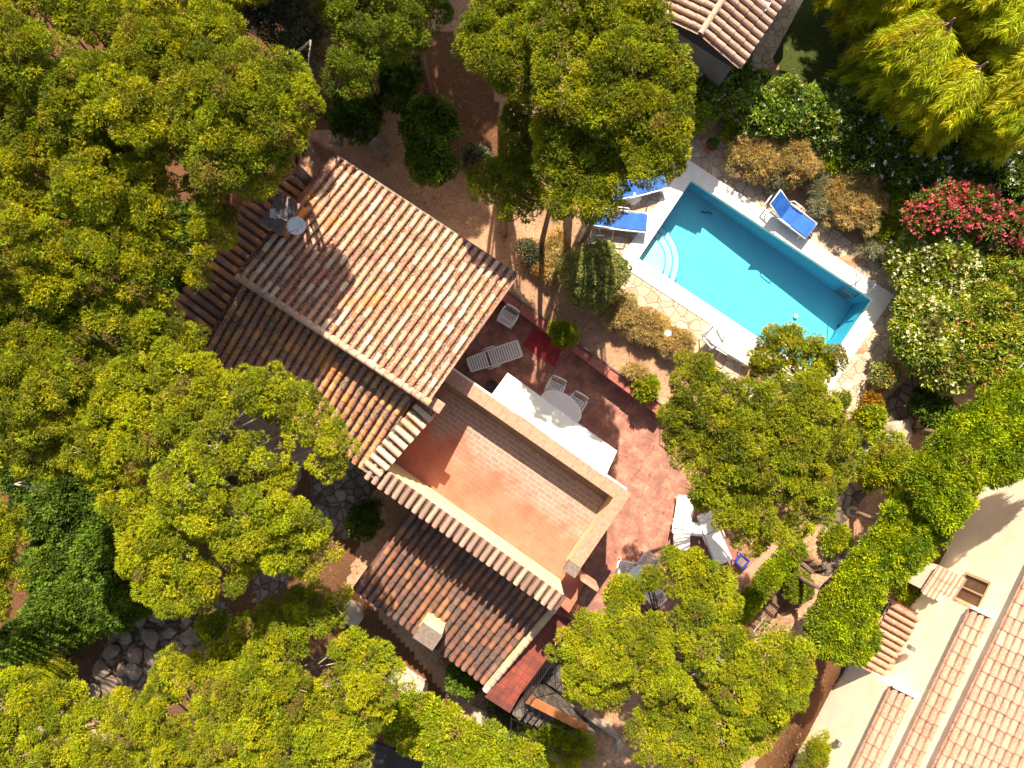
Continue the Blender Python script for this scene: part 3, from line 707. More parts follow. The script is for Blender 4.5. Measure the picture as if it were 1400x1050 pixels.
# stepped tile coping between the rear slope and the roof terrace
n0, n1 = P(575, 552, 4.1), P(499, 638, 3.60)
m = MB(); a, b = n0 + U * .30, n1 + U * .30
m.add([Vector((p.x, p.y, z)) + k * U * .12 for k in (-1, 1) for p, z in ((a, 1.5), (b, 1.5), (b, b.z - .05), (a, a.z - .05))], [(3, 2, 1, 0), (4, 5, 6, 7), (0, 1, 5, 4), (1, 2, 6, 5), (2, 3, 7, 6), (3, 0, 4, 7)])
m.build('side_wall', 'orange_render', villa)
tiled_roof('coping_tiles', n0 - U * .08, n1 - U * .08, n0 + U * .46 - Z * .06, 'old_tile', [(.52, .36, .28), (.56, .42, .33)], villa, pitch=.27, expo=.54)
mb = MB(); q = P(592, 551, 4.4); mb.box(q.x, q.y, 4.38, .62, .34, .10, rz=-.59); mb.build('ridge_end_slab', 'coping_terracotta', villa, bevel=.03)

# annex roof below
A0, A1, AE = P(568, 692, 1.75), P(753, 826, 1.75), P(484, 802, 1.0); AE1 = A1 + (AE - A0)
annex_roof, _ = tiled_roof('annex_roof', A0 + V * .45 + Z * .11, A1 + V * .45 + Z * .11, AE, 'dark_tile', PAL_DARK, villa, pitch=.25, expo=.29); tag(annex_roof, 'dark lower tile slope')
mb = MB(); mb.tube([AE - V * .06 - Z * .03, AE1 - V * .06 - Z * .03], .055, 8); mb.build('gutter', 'black_metal', annex_roof)
m = MB(); m.prism(inset_quad([A0 + V * .3, A1 + V * .3, AE1, AE], .22), -1.9, .8); m.build('annex_wall', 'house_render', villa)
ra, rb = A1 + U * .16 + V * .2, AE1 + U * .16 - V * .12
m = MB(); m.add([Vector((p.x, p.y, z)) + k * U * .11 for k in (-1, 1) for p, z in ((ra, -1.6), (rb, -1.6), (rb, rb.z + .08), (ra, ra.z + .08))], [(3, 2, 1, 0), (4, 5, 6, 7), (0, 1, 5, 4), (1, 2, 6, 5), (2, 3, 7, 6), (3, 0, 4, 7)])
m.build('verge_wall', 'yellow_render', villa)
ridge(ra + Z * .10, rb + Z * .10, 'old_tile', [(.50, .36, .28), (.44, .30, .22), (.56, .42, .32)], annex_roof, name='verge_tiles', r=.12, expo=.30)
# yellow chimney
cy = MB(); k0 = P(589, 861, 1.8); cy.box(k0.x, k0.y, 1.45, .66, .50, 1.35, rz=-.594); cyo = cy.build('chimney', 'yellow_render', villa, bevel=.01)
cy = MB(); kk = k0 - V * .10
cy.box(kk.x, kk.y, 2.15, .74, .56, .07, rz=-.594); cy.box(k0.x - .559 * .22, k0.y - .829 * .22, 1.95, .70, .16, .38, rz=-.594); cy.build('chimney_cap', 'chimney_cap', cyo, bevel=.01)

# red steps and walkway
WKZ = 1.15
wk = [P(a_, b_, WKZ) for a_, b_ in ((761, 828), (786, 848), (711, 950), (697, 975), (663, 953))]
m = MB(); m.prism(wk, -1.6, WKZ); m.build('walkway', 'walk_tile', villa)
for i in range(3):
    z = 1.74 - .18 * i; a, b = P(762 - 2 * i, 824 + 5 * i, z), P(797 - 4 * i, 836 + 4 * i, z); m = MB(); m.wallseg(a + (b - a) * .0, b, .24, 1.1, z); m.build('step', 'red_tile', villa, bevel=.01)
railing(P(800, 797, 1.9) , P(780, 838, 1.9), .9, 'r', '', .09, parent=villa)
railing(P(788, 844, 1.15), P(716, 944, 1.15), .9, 'r', '', .10, parent=villa)
m = MB(); m.wallseg(P(793, 785, 2.2), P(815, 800, 2.2), .12, 1.85, 2.75); m.build('end_parapet', 'coping_terracotta', villa, bevel=.01)

# dark stone stair
ds = thing('stone_stairway', tuple(P(750, 985, -.2)), 'dark stone stairway with black handrails and an orange topped side wall', 'stairway', world=True)
ta, tb = P(717, 956, 1.15), P(700, 979, 1.15)
ba, bb = P(797, 995, -.9), P(780, 1014, -.9); NS = 10
for i in range(NS):
    f0, f1 = i / NS, (i + 1) / NS; z = 1.03 - (2.0) * i / (NS - 1)
    q = [ta.lerp(ba, f0), ta.lerp(ba, f1 + .02), tb.lerp(bb, f1 + .02), tb.lerp(bb, f0)]
    mb = MB(); mb.prism(q, -1.7, z); mb.build('step', 'dark_stone', ds, bevel=.012)
off = (ta - tb).normalized() * .16; off.z = 0
m = MB(); p0, p1 = ta + off + Z * .25, ba + off + Z * .35
nrm = off.normalized() * .13
m.add([Vector((p.x, p.y, z)) + k * nrm for k in (-1, 1) for p, z in ((p0, -1.8), (p1, -1.8), (p1, p1.z), (p0, p0.z))], [(3, 2, 1, 0), (4, 5, 6, 7), (0, 1, 5, 4), (1, 2, 6, 5), (2, 3, 7, 6), (3, 0, 4, 7)]); m.build('side_wall', 'dark_stone', ds)
m = MB(); m.add([Vector((p.x, p.y, z)) + k * nrm * 1.08 for k in (-1, 1) for p, z in ((p0, p0.z - .02), (p1, p1.z - .02), (p1, p1.z + .05), (p0, p0.z + .05))], [(3, 2, 1, 0), (4, 5, 6, 7), (0, 1, 5, 4), (1, 2, 6, 5), (2, 3, 7, 6), (3, 0, 4, 7)]); m.build('wall_cap', 'orange_render', ds)
railing(tb - off * .3, bb - off * .3, .85, 'r', '', .3, parent=ds); railing(ta + off * .2, ba + off * .2, .95, 'r', '', .3, parent=ds)
m = MB(); m.prism(PL([(722, 945), (735, 925), (800, 965), (850, 1012), (853, 1090), (815, 1090), (812, 1040), (783, 1014), (800, 994)], -1.0), -1.5, -.98); tag(m.build('path', 'stone_path'), kind='structure')
m = MB(); m.wallseg(P(800, 975, -.6), P(846, 1008, -.6), .2, -1.5, -.55); m.wallseg(P(846, 1008, -.6), P(850, 1080, -.6), .2, -1.5, -.557); tag(m.build('garden_wall', 'rock', bevel=.02), 'low pale stone wall turning a corner below the dark stone stairway', 'wall')
m = MB(); m.prism(PL([(708, 912), (735, 890), (800, 935), (790, 960)], -.6), -1.5, -.62); tag(m.build('landing', 'dark_stone'), kind='structure')
# concrete slabs on the slope
def slab(pts, z, label, mat='rock', h=.12):
    m = MB(); m.prism(PL(pts, z), z - h - .3, z); tag(m.build('stone_slab', mat, bevel=.02), label, 'slab')
slab([(468, 815), (492, 828), (497, 845), (485, 862), (470, 850)], -1.1, 'pale rock slab at the lower left corner of the annex roof')
slab([(530, 895), (585, 935), (585, 965), (560, 955), (520, 925)], -1.1, 'pale gravel slab between the annex gutter and the long bright hedge', 'crazy_paving')
slab([(1005, 985), (905, 1045), (890, 1100), (870, 1075), (880, 1040), (980, 965)], -.9, 'long pale concrete kerb slab running under the lower right pine', 'coping_terracotta')
slab([(645, 965), (668, 975), (670, 1000), (648, 990)], -1.1, 'small pale slab at the foot of the walkway wall')
m = MB(); m.prism([P(500, 1010, -1.2), P(600, 1045, -1.2), P(640, 1200, -1.2), P(300, 1200, -1.2), P(480, 1070, -1.2)], -1.5, -1.14); tag(m.build('road', 'asphalt'), kind='structure')

# awning on the terrace side
aw = thing('awning', tuple(P(760, 590, 2.5)), 'long white fabric awning along the parapet over the shaded terrace', 'awning', world=True)
c = [P(674, 537, 2.8), P(829, 649, 2.8), P(843, 618, 2.35), P(693, 511, 2.35)]
m = MB(); ns = 5
for k in range(ns):
    t0, t1 = k / ns, (k + 1) / ns; q = [c[0].lerp(c[1], t0), c[0].lerp(c[1], t1), c[3].lerp(c[2], t1), c[3].lerp(c[2], t0)]
    md = [q[0].lerp(q[1], .5) - Z * .03, q[3].lerp(q[2], .5) - Z * .03]
    m.add([q[0], md[0], md[1], q[3], q[1], q[2]], [(0, 1, 2, 3), (1, 4, 5, 2)])
o = m.build('canopy', 'awning_fabric', aw); so = o.modifiers.new('s', 'SOLIDIFY'); so.thickness = .012
m = MB(); m.quadbox(c[3] - Z * .03, c[2] - c[3], V * .04, -Z * .04); m.build('front_bar', 'white_plastic', aw)
m = MB(); m.quadbox(c[3] - Z * .07 + V * .01, c[2] - c[3], V * .01, -Z * .16); m.build('valance', 'awning_fabric', aw)
m = MB(); m.tube([c[0] + Z * .06 - V * .04, c[1] + Z * .06 - V * .04], .055, 8); m.build('roller_case', 'white_plastic', aw)
for t in (.12, .88):
    a, b = c[0].lerp(c[1], t) - Z * .1, c[3].lerp(c[2], t) - Z * .05; m = MB(); m.tube([a, a.lerp(b, .5) + U * .2 - Z * .05, b], .02, 6); m.build('folding_arm', 'white_plastic', aw)

# satellite dish with antenna bars
dish = thing('satellite_dish', tuple(P(404, 308, 4.3)), 'small pale blue satellite dish with aerial bars beside the grey chimney cap', 'satellite dish', world=True)
dc = P(405, 309, 5.1); dn = (Vector((.30, -.35, .55))).normalized(); da = dn.orthogonal().normalized(); db2 = dn.cross(da)
m = MB(); vs = [dc - dn * .04]; fs = []
for j in range(1, 5):
    for k in range(24):
        t = 2 * math.pi * k / 24; r = .25 * j / 4; vs.append(dc + (da * math.cos(t) + db2 * math.sin(t)) * r + dn * (-.04 + .04 * (j / 4) ** 2))
fs = [(0, 1 + k, 1 + (k + 1) % 24) for k in range(24)] + [(1 + j * 24 + k, 1 + (j + 1) * 24 + k, 1 + (j + 1) * 24 + (k + 1) % 24, 1 + j * 24 + (k + 1) % 24) for j in range(3) for k in range(24)]
m.add(vs, fs); o = m.build('reflector', 'dish_white', dish, smooth=True); so = o.modifiers.new('s', 'SOLIDIFY'); so.thickness = .02
m = MB(); mp = P(396, 306, 4.2) + Vector((0, 0, 0)); m.tube([mp - Z * .6, mp + Z * 1.1], .025, 8); m.tube([mp + Z * .6, dc - dn * .07], .02, 6); m.build('mast', 'dish_white', dish)
m = MB(); m.tube([dc - da * .22, dc + dn * .3 + da * .02], .012, 5); m.box(*(dc + dn * .36), .08, .08, .1); m.build('receiver_arm', 'dish_white', dish)
m = MB(); top = mp + Z * 1.0; m.tube([top - Vector((.1, .1, 0)), top + Vector((.34, .13, .03))], .014, 5)
for k in range(7):
    q = top.lerp(top + Vector((.34, .13, .03)), k / 6); m.tube([q + Vector((.04, -.09, 0)), q - Vector((.04, -.09, 0))], .009, 4)
for k in range(5):
    q = top + Vector((-.08 - .03 * k, .03, .02)); m.tube([q + Vector((.01, .14, 0)), q - Vector((-.01, .10, 0))], .011, 4)
m.build('aerial', 'dish_white', dish)
# ------------------------------------------------------------------ furniture
def leg4(t, sx, sy, h, mat, r=.02, splay=.04, taper=.7):
    for x in (-1, 1):
        for y in (-1, 1):
            m = MB(); m.tube([(x * sx, y * sy, h), (x * (sx + splay), y * (sy + splay), 0)], [r, r * taper], 7); m.build('leg', mat, t)
def chair(name, loc, rz, label, group):
    """monobloc garden chair, faces +y, back at -y"""
    t = thing(name, loc, label, 'chair', group, rz)
    m = MB(); m.box(0, .03, .43, .46, .06, .035)
    for k in range(7): m.box(-.195 + .065 * k, -.0, .435, .045, .42, .02)
    m.box(0, .22, .43, .48, .06, .04); m.box(0, -.2, .43, .46, .05, .04); m.box(-.235, 0, .43, .04, .46, .04); m.box(.235, 0, .43, .04, .46, .04); m.build('seat', 'white_plastic', t, bevel=.01)
    m = MB(); N = 9
    for k in range(N):
        a = (k / (N - 1) - .5) * 1.6; x = .26 * math.sin(a) / math.sin(.8); y = -.22 - .07 * math.cos(a)
        m.tube([(x * .88, y + .05, .43), (x, y - .10, .86 - .08 * (a / .8) ** 2)], .014, 5)
    m.tube([(.26 * math.sin(a) / math.sin(.8), -.32 - .07 * math.cos(a), .87 - .08 * (a / .8) ** 2) for a in [(-.8 + 1.6 * k / 10) for k in range(11)]], .028, 6); m.build('backrest', 'white_plastic', t, smooth=True)
    for s in (-1, 1):
        m = MB(); m.tube([(s * .27, .24, .02), (s * .27, .22, .60), (s * .285, .1, .655), (s * .285, -.15, .665), (s * .26, -.30, .70)], [.022, .024, .032, .032, .024], 7); m.build('armrest', 'white_plastic', t, smooth=True)
    leg4(t, .215, .2, .42, 'white_plastic', .024, .03); return t
def lounger(loc, rz, label, group, ang=.18, mat='white_plastic', cushion=False, L=1.85, W=.62, arms=True, name='sun_lounger'):
    """head toward -y"""
    t = thing(name, loc, label, 'sun lounger', group, rz); h = .32; bl = .68; y0 = L / 2
    m = MB()
    for s in (-1, 1): m.box(s * (W / 2 - .025), (L / 2 - (L - bl) / 2), h, .05, L - bl, .06)
    m.box(0, y0 - .03, h, W, .06, .06); m.build('frame', 'white_plastic', t, bevel=.012)
    m = MB(); n = int((L - bl) / .085)
    for k in range(n): m.box(0, y0 - .07 - k * .085, h + .02, W - .1, .055, .022)
    m.build('seat_slats', 'white_plastic', t, bevel=.006)
    hy = y0 - (L - bl); m = MB()
    def bp(d, x=0, z=0): return (x, hy - d * math.cos(ang) - z * 0, h + .02 + d * math.sin(ang) + z)
    for k in range(8): m.box(*bp(.06 + k * .085), W - .1, .055, .022, rx=-ang)
    for s in (-1, 1): m.tube([bp(0, s * (W / 2 - .04)), bp(bl, s * (W / 2 - .07))], .022, 6)
    m.tube([bp(bl, -(W / 2 - .07)), bp(bl + .03, 0), bp(bl, W / 2 - .07)], .024, 6); m.build('backrest', 'white_plastic', t)
    if cushion:
        m = MB(); m.box(0, y0 - (L - bl) / 2, h + .07, W - .06, L - bl - .06, .07)
        c = bp(bl / 2, 0, .06); m.box(*c, W - .06, bl, .07, rx=-ang); c = bp(bl - .1, 0, .12); m.box(*c, W - .12, .2, .07, rx=-ang)
        m.build('cushion', mat, t, bevel=.025)
    if arms:
        for s in (-1, 1):
            m = MB(); m.tube([(s * (W / 2 + .02), hy + .34, h), (s * (W / 2 + .04), hy + .28, h + .17), (s * (W / 2 + .04), hy - .05, h + .18), (s * (W / 2 + .01), hy - .12, h)], .022, 7); m.build('armrest', 'white_plastic', t, smooth=True)
    for s in (-1, 1):
        for y in (y0 - .15, -y0 + .55):
            m = MB(); m.tube([(s * (W / 2 - .03), y, h), (s * (W / 2 - .01), y, 0)], [.028, .02], 6); m.build('leg', 'white_plastic', t)
    return t
def aim(px0, py0, px1, py1):  # rotation so that local +y points from first px to second
    return math.atan2(-(py1 - py0), px1 - px0) - math.pi / 2
TZ = -.6
c1 = chair('garden_chair', P(694, 437, TZ), aim(697, 430, 688, 445) , 'white plastic garden chair alone in the corner under the main roof eave', 'white plastic chairs')
lounger(P(677, 488, TZ), aim(655, 495, 700, 480), 'white slatted plastic sun lounger lying on the shaded terrace by the eave', 'white sun loungers', .12)
# oval dining table half under the awning
tb_ = thing('dining_table', tuple(P(765, 556, TZ)), 'white oval garden table half hidden under the awning', 'table', rz=ROT * -1)
m = MB(); m.lathe([(.45, 0), (.5, .01), (.5, .035), (.46, .045)], 36, (0, 0, .69), 1.55, .95); m.build('tabletop', 'white_plastic', tb_, smooth=False)
leg4(tb_, .5, .28, .69, 'white_plastic', .03)
copy_thing(c1, P(757, 531, TZ), aim(760, 523, 752, 540), 'white plastic chair at the oval table, the one nearer the slatted lounger', 'white plastic chairs')
copy_thing(c1, P(785, 552, TZ), aim(789, 544, 779, 560), 'white plastic chair at the oval table, the one nearer the round pine', 'white plastic chairs')
# pot by the awning
pt = thing('barbecue', tuple(P(673, 528, TZ)), 'small round black barbecue at the left end of the awning', 'barbecue')
m = MB(); m.lathe([(.06, 0), (.17, .08), (.21, .22), (.20, .24), (.16, .12), (.02, .10)], 20, (0, 0, .42)); m.build('bowl', 'black_metal', pt, smooth=True)
m = MB()
for k in range(-3, 4): m.tube([(-math.sqrt(.04 - (k * .05) ** 2), k * .05, .65), (math.sqrt(.04 - (k * .05) ** 2), k * .05, .65)], .006, 4)
m.build('grill', 'grey_metal', pt)
for k in range(3):
    a = k * 2.094; m = MB(); m.tube([(.1 * math.cos(a), .1 * math.sin(a), .48), (.22 * math.cos(a), .22 * math.sin(a), 0)], .012, 5); m.build('leg', 'black_metal', pt)
m = MB(); m.sheet([P(730, 448, TZ + .012), P(769, 474, TZ), P(760, 502, TZ), P(714, 472, TZ)], TZ + .014)
m = MB(); m.prism([P(730, 448, TZ), P(769, 474, TZ), P(759, 503, TZ), P(714, 472, TZ)], TZ + .004, TZ + .018); tag(m.build('outdoor_mat', 'red_mat'), 'flat crimson mat on the shaded terrace beside the garden wall', 'mat')
# sunlit group
lounger(P(930, 712, TZ), aim(926, 745, 935, 685), 'white cushioned sun lounger left of the small square table on the sunny terrace', 'white sun loungers', .5, 'white_fabric', True, arms=True)
lounger(P(972, 733, TZ), aim(958, 700, 984, 762), 'white cushioned sun lounger right of the small square table, half under the pine', 'white sun loungers', .1, 'white_fabric', True, arms=True)
def table4(name, loc, rz, label, sx, sy, h, mat='white_plastic', round_=False):
    t = thing(name, loc, label, 'table', rz=rz); m = MB()
    if round_: m.lathe([(sx * .92, 0), (sx, .01), (sx, .03), (sx * .97, .038)], 30, (0, 0, h - .04))
    else: m.box(0, 0, h - .02, sx * 2, sy * 2, .04)
    m.build('tabletop', mat, t, bevel=.01); k = .62 if round_ else .85; leg4(t, sx * k, sy * k, h - .04, mat, .022, .02); return t
table4('side_table', P(946, 720, TZ), -.1, 'small square white side table between two cushioned loungers', .23, .23, .45)
copy_thing(c1, P(853, 773, TZ), aim(846, 772, 862, 776), 'white plastic chair on the left side of the round terrace table', 'white plastic chairs')
copy_thing(c1, P(880, 765, TZ), aim(886, 756, 874, 772), 'white plastic chair above the round terrace table, beside the small pine tuft', 'white plastic chairs')
copy_thing(c1, P(888, 803, TZ), aim(892, 812, 880, 795), 'white plastic chair below the round terrace table, partly under pine needles', 'white plastic chairs')
table4('dining_table', P(871, 783, TZ), .2, 'round white plastic table among three chairs on the sunny terrace', .45, .45, .72, round_=True)
bt = thing('planter_stand', tuple(P(1009, 763, TZ)), 'small square blue planter stand at the edge of the round pine', 'planter', rz=-.7)
m = MB()
for x, y, sx, sy in ((0, .17, .38, .05), (0, -.17, .38, .05), (.17, 0, .05, .29), (-.17, 0, .05, .29)): m.box(x, y, .42, sx, sy, .12)
m.build('box', 'blue_plastic', bt, bevel=.006); leg4(bt, .16, .16, .4, 'blue_plastic', .018, 0, 1); m = MB(); m.box(0, 0, .40, .29, .29, .04); m.build('soil', 'dark_rock', bt)

# poolside
def sling(loc, rz, label, up, shade=0):
    t = thing('sun_lounger', loc, label, 'sun lounger', 'blue sling sun loungers', rz); W = .64; h = .36; y0 = .95; hy = -.1
    def bp(d, x=0, z=0): return (x, hy - d * math.cos(up), h + d * math.sin(up) + z)
    m = MB()
    for s in (-1, 1): m.tube([(s * W / 2, y0, h - .02), (s * W / 2, hy, h), (s * W / 2, -.55, h - .02), (s * W / 2, -.8, h - .06)], .028, 7)
    m.tube([(-W / 2, y0, h - .02), (W / 2, y0, h - .02)], .026, 6); m.tube([(-W / 2, -.8, h - .06), (W / 2, -.8, h - .06)], .026, 6); m.build('frame', 'white_plastic', t, smooth=True)
    m = MB()
    n = 14
    for k in range(n):
        ya, yb = y0 - (y0 - hy) * k / n, y0 - (y0 - hy) * (k + 1) / n; m.box(0, (ya + yb) / 2, h + .005 + .004 * (k % 2), W - .1, (ya - yb) + .002, .03)
    m.build('seat_sling', 'blue_fabric', t)
    m = MB(); m.box(*bp(.38), W - .1, .74, .03, rx=-up); m.build('back_sling', 'blue_fabric', t)
    m = MB()
    for s in (-1, 1): m.tube([bp(0, s * (W / 2 - .03)), bp(.78, s * (W / 2 - .03))], .022, 6)
    m.tube([bp(.78, -(W / 2 - .03)), bp(.78, W / 2 - .03)], .022, 6); m.build('back_frame', 'white_plastic', t, smooth=True)
    for s in (-1, 1):
        for y in (.75, -.6):
            m = MB(); m.tube([(s * W / 2, y, h - .02), (s * (W / 2 + .02), y + .05, 0)], .024, 6); m.build('leg', 'white_plastic', t)
        m = MB(); m.tube([(s * (W / 2 + .03), .35, h), (s * (W / 2 + .05), .28, h + .18), (s * (W / 2 + .05), -.12, h + .2), (s * (W / 2 + .02), -.22, h)], .02, 6); m.build('armrest', 'white_plastic', t, smooth=True)
    return t
DZ = .035
sling(P(1072, 296, DZ), aim(1052, 279, 1100, 315), 'blue and white sun lounger with raised back on the far side of the pool', .6)
sling(P(843, 304, DZ), aim(820, 301, 868, 306), 'blue and white sun lounger on the paving, nearest the round clipped bush', .12)
sling(P(868, 259, DZ), aim(850, 264, 895, 252), 'blue and white sun lounger mostly hidden under the big pine beside the white towel', .12)
m = MB(); q = P(866, 268, .2); vs = []; fs = []
for j in range(6):
    for k in range(14):
        r = (.24, .27, .25, .2, .13, .03)[j] * (1 + .22 * math.sin(k * 2.4 + j * 1.3)); t = 2 * math.pi * k / 14; vs.append((q.x + r * math.cos(t), q.y + r * math.sin(t) * 1.1, DZ + .08 * j * (1 + .15 * math.sin(k * 3.1)) ))
m.add(vs, [(j * 14 + k, j * 14 + (k + 1) % 14, j * 14 + 14 + (k + 1) % 14, j * 14 + 14 + k) for j in range(5) for k in range(14)] + [tuple(70 + k for k in range(14))])
o = m.build('towel', 'white_fabric', smooth=True); tag(o, 'crumpled white towel heaped beside the half hidden blue lounger', 'towel'); sb = o.modifiers.new('s', 'SUBSURF'); sb.levels = sb.render_levels = 1
copy_thing(c1, P(969, 464, DZ), aim(966, 460, 975, 470), 'white plastic chair on the near pool paving beside the white lounger', 'white plastic chairs')
lounger(P(993, 473, DZ), aim(975, 462, 1012, 484), 'white sun lounger on the near pool paving at the top of the round pine', 'white sun loungers', .35, 'white_fabric', True)
# clay pot with plant
pp = thing('flower_pot', tuple(P(969, 203, DZ)), 'red clay flower pot with a small plant at the top corner of the paving', 'flower pot', world=False)
m = MB(); m.lathe([(.13, 0), (.20, .30), (.225, .31), (.225, .36), (.19, .36), (.17, .28), (.0, .28)], 22); m.build('pot', 'clay_pot', pp)
Cn = rng.normal(size=(60, 3)) * np.array([.08, .08, .05]) + np.array([.06, .06, .4]); leafmesh('leaves', Cn, norm(rng.normal(size=(60, 3)) + np.array([0, 0, .8])), np.tile([.10, .17, .03], (60, 1)), 5, .12, .05, .8, pp, True)
gl = thing('garden_lamp', tuple(P(909, 458, 0)), 'small white globe garden lamp among the dry plants near the pool paving', 'lamp')
m = MB(); m.tube([(0, 0, -.05), (0, 0, .35)], .02, 8); m.build('post', 'black_metal', gl)
m = MB(); m.lathe([(.02 + .12 * math.sin(math.pi * k / 10), .47 - .13 * math.cos(math.pi * k / 10)) for k in range(11)], 20); m.build('globe', 'white_ball', gl, smooth=True)
# metal stools frame near clipped bush
fs_ = thing('folding_stand', tuple(P(815, 335, DZ)), 'thin metal folding stand between the clipped bush and the blue lounger', 'stand')
for s in (-.2, .2):
    for a, b in ((-.22, .22), (.22, -.22)):
        m = MB(); m.tube([(s, a, 0), (s, b, .5)], .012, 5); m.build('leg', 'grey_metal', fs_)
m = MB(); m.tube([(-.2, .22, .5), (.2, .22, .5)], .012, 5); m.tube([(-.2, -.22, .5), (.2, -.22, .5)], .012, 5); m.build('rail', 'grey_metal', fs_)

# rocks : each its own boulder
import bmesh
def boulder(px, py, z, s, label, mat='rock', group=None, sz=.5):
    q = P(px, py, z); bm = bmesh.new(); an = ru(0, 3.1); ax = ru(.65, .9)
    for _ in range(22):
        d = Vector(rng.normal(size=3)).normalized(); x, y = d.x * s, d.y * s * ax
        bm.verts.new((q.x + x * math.cos(an) - y * math.sin(an), q.y + x * math.sin(an) + y * math.cos(an), z + max(-.6, min(.75, d.z * 1.2)) * s * sz))
    bmesh.ops.convex_hull(bm, input=bm.verts[:]); bmesh.ops.delete(bm, geom=[v for v in bm.verts if not v.link_faces], context='VERTS')
    me = bpy.data.meshes.new('boulder'); bm.to_mesh(me); bm.free(); me.materials.append(MATS[mat]); o = bpy.data.objects.new('boulder', me); COL.objects.link(o)
    bv = o.modifiers.new('b', 'BEVEL'); bv.width = s * .07; bv.segments = 2
    return tag(o, label, 'rock', group)
for px, py, z, s, lab, mt in [
    (1148, 740, 0, .38, 'pale boulder at the top of the sleeper stairway', 'rock'), (1135, 765, -.05, .3, 'pale boulder beside the topmost sleeper', 'rock'),
    (1190, 620, 0, .45, 'broad brown rock between the round pine and the round bright shrub', 'rock'), (1225, 590, 0, .6, 'largest brown rock under the diagonal hedge, above the round bright shrub', 'rock'), (1165, 700, 0, .25, 'small rock on the gravel path right of the round pine', 'rock'),
    (855, 422, 0, .22, 'white rock at the lower right of the clipped round bush', 'rock'), (868, 428, 0, .16, 'small white rock touching the near pool paving', 'rock'),
    (632, 222, 0, .28, 'pale rock beside the dark green shrub on the shaded gravel', 'rock'), (650, 232, 0, .16, 'small pale rock next to the pine lobe on the shaded gravel', 'rock'),
    (458, 190, 0, .35, 'brown rock beyond the upper corner of the main roof', 'dark_rock'), (490, 180, 0, .3, 'brown rock right of the rock beyond the main roof corner', 'dark_rock'), (520, 205, 0, .5, 'long flat brown rock beside the main roof gutter', 'dark_rock'),
    (595, 880, -1.2, .22, 'grey rock in the shade below the yellow chimney', 'dark_rock'), (603, 905, -1.2, .16, 'small grey rock at the foot of the annex wall', 'dark_rock')]:
    boulder(px, py, z, s, lab, mt)
sp = [(128, 945), (140, 915), (152, 890), (172, 872), (190, 850), (212, 842), (235, 838), (255, 848), (232, 865), (205, 875), (185, 895), (165, 915), (150, 935), (182, 918), (212, 900), (240, 885), (262, 870), (215, 828), (245, 822), (275, 856), (120, 965), (258, 895)]
nm = ['first', 'second', 'third', 'fourth', 'fifth', 'sixth', 'seventh', 'eighth', 'ninth', 'tenth', 'eleventh', 'twelfth', 'thirteenth', 'fourteenth', 'fifteenth', 'sixteenth', 'seventeenth', 'eighteenth', 'nineteenth', 'twentieth', 'twenty first', 'twenty second']
order = sorted(range(len(sp)), key=lambda i: sp[i][0])
for rk, i in enumerate(order):
    boulder(*sp[i], -1.15, ru(.26, .46), '%s from the left of the grey stones on the shaded rocky slope' % nm[rk], 'dark_rock', 'grey stones on the slope lower left', .4)

# ------------------------------------------------------------------ neighbour house (lower right)
nb = thing('neighbour_house', tuple(P(1330, 900, -.8)), 'cream neighbouring house with stepped new tile roofs in the lower right corner', 'house', world=True)
U2 = Vector((math.cos(math.radians(-25.5)), math.sin(math.radians(-25.5)), 0)); V2 = Vector((-U2.y, U2.x, 0))
GB = -1.4
def block(pt, ztop, Lv, Wu, name, wallmat='cream_render', roofmargin=0):
    """pt: world top-left (NW, north) corner; extends Wu along U2, Lv along -V2"""
    o = Vector((pt.x, pt.y, 0)); q = [o, o + U2 * Wu, o + U2 * Wu - V2 * Lv, o - V2 * Lv]
    m = MB(); m.prism(q, GB, ztop); return m.build(name, wallmat, nb), q
def nroof(pt, z, Lv, Wu, rise, name, pitch=.235):
    r0 = Vector((pt.x, pt.y, z)); 
    # rows run along -V2 (down the page), slope falls toward -V2
    o, _ = tiled_roof(name, r0, r0 + U2 * Wu, r0 - V2 * Lv - Z * rise, 'new_tile', PAL_NEW, nb, pitch=pitch, expo=.44, shadecol=(.22, .11, .08), jitter=.3, wide=1.22); return o
pa = P(1218, 938, 2.3); pb = P(1326, 832, 3.0); pc = P(1420, 750, 3.7)
block(pa + U2 * .04 - V2 * .02, 2.24, 9, 1.1, 'lower_wall'); nroof(pa + V2 * .02, 2.34, 9, 1.15, .06, 'low_roof')
block(pb + U2 * .04 - V2 * .02, 2.92, 10, 1.1, 'middle_wall'); nroof(pb, 3.02, 10, 1.15, .06, 'middle_roof')
block(pc + U2 * .05 + V2 * 4.5, 3.6, 17, 9, 'upper_wall'); nroof(pc + V2 * 4.5, 3.72, 17, 8.6, .1, 'upper_roof')
for pt, w_, z_ in ((pa, 1.1, 2.36), (pb, 1.06, 3.04)):
    m = MB(); a = Vector((pt.x, pt.y, z_)); m.quadbox(a + V2 * .02 - U2 * .05, U2 * w_, V2 * .10, Z * .14); m.build('flashing_cap', 'white_plastic', nb)
# projecting room under the lean-to, lower wall wing on the left
wl0 = P(1222, 926, 1.2)
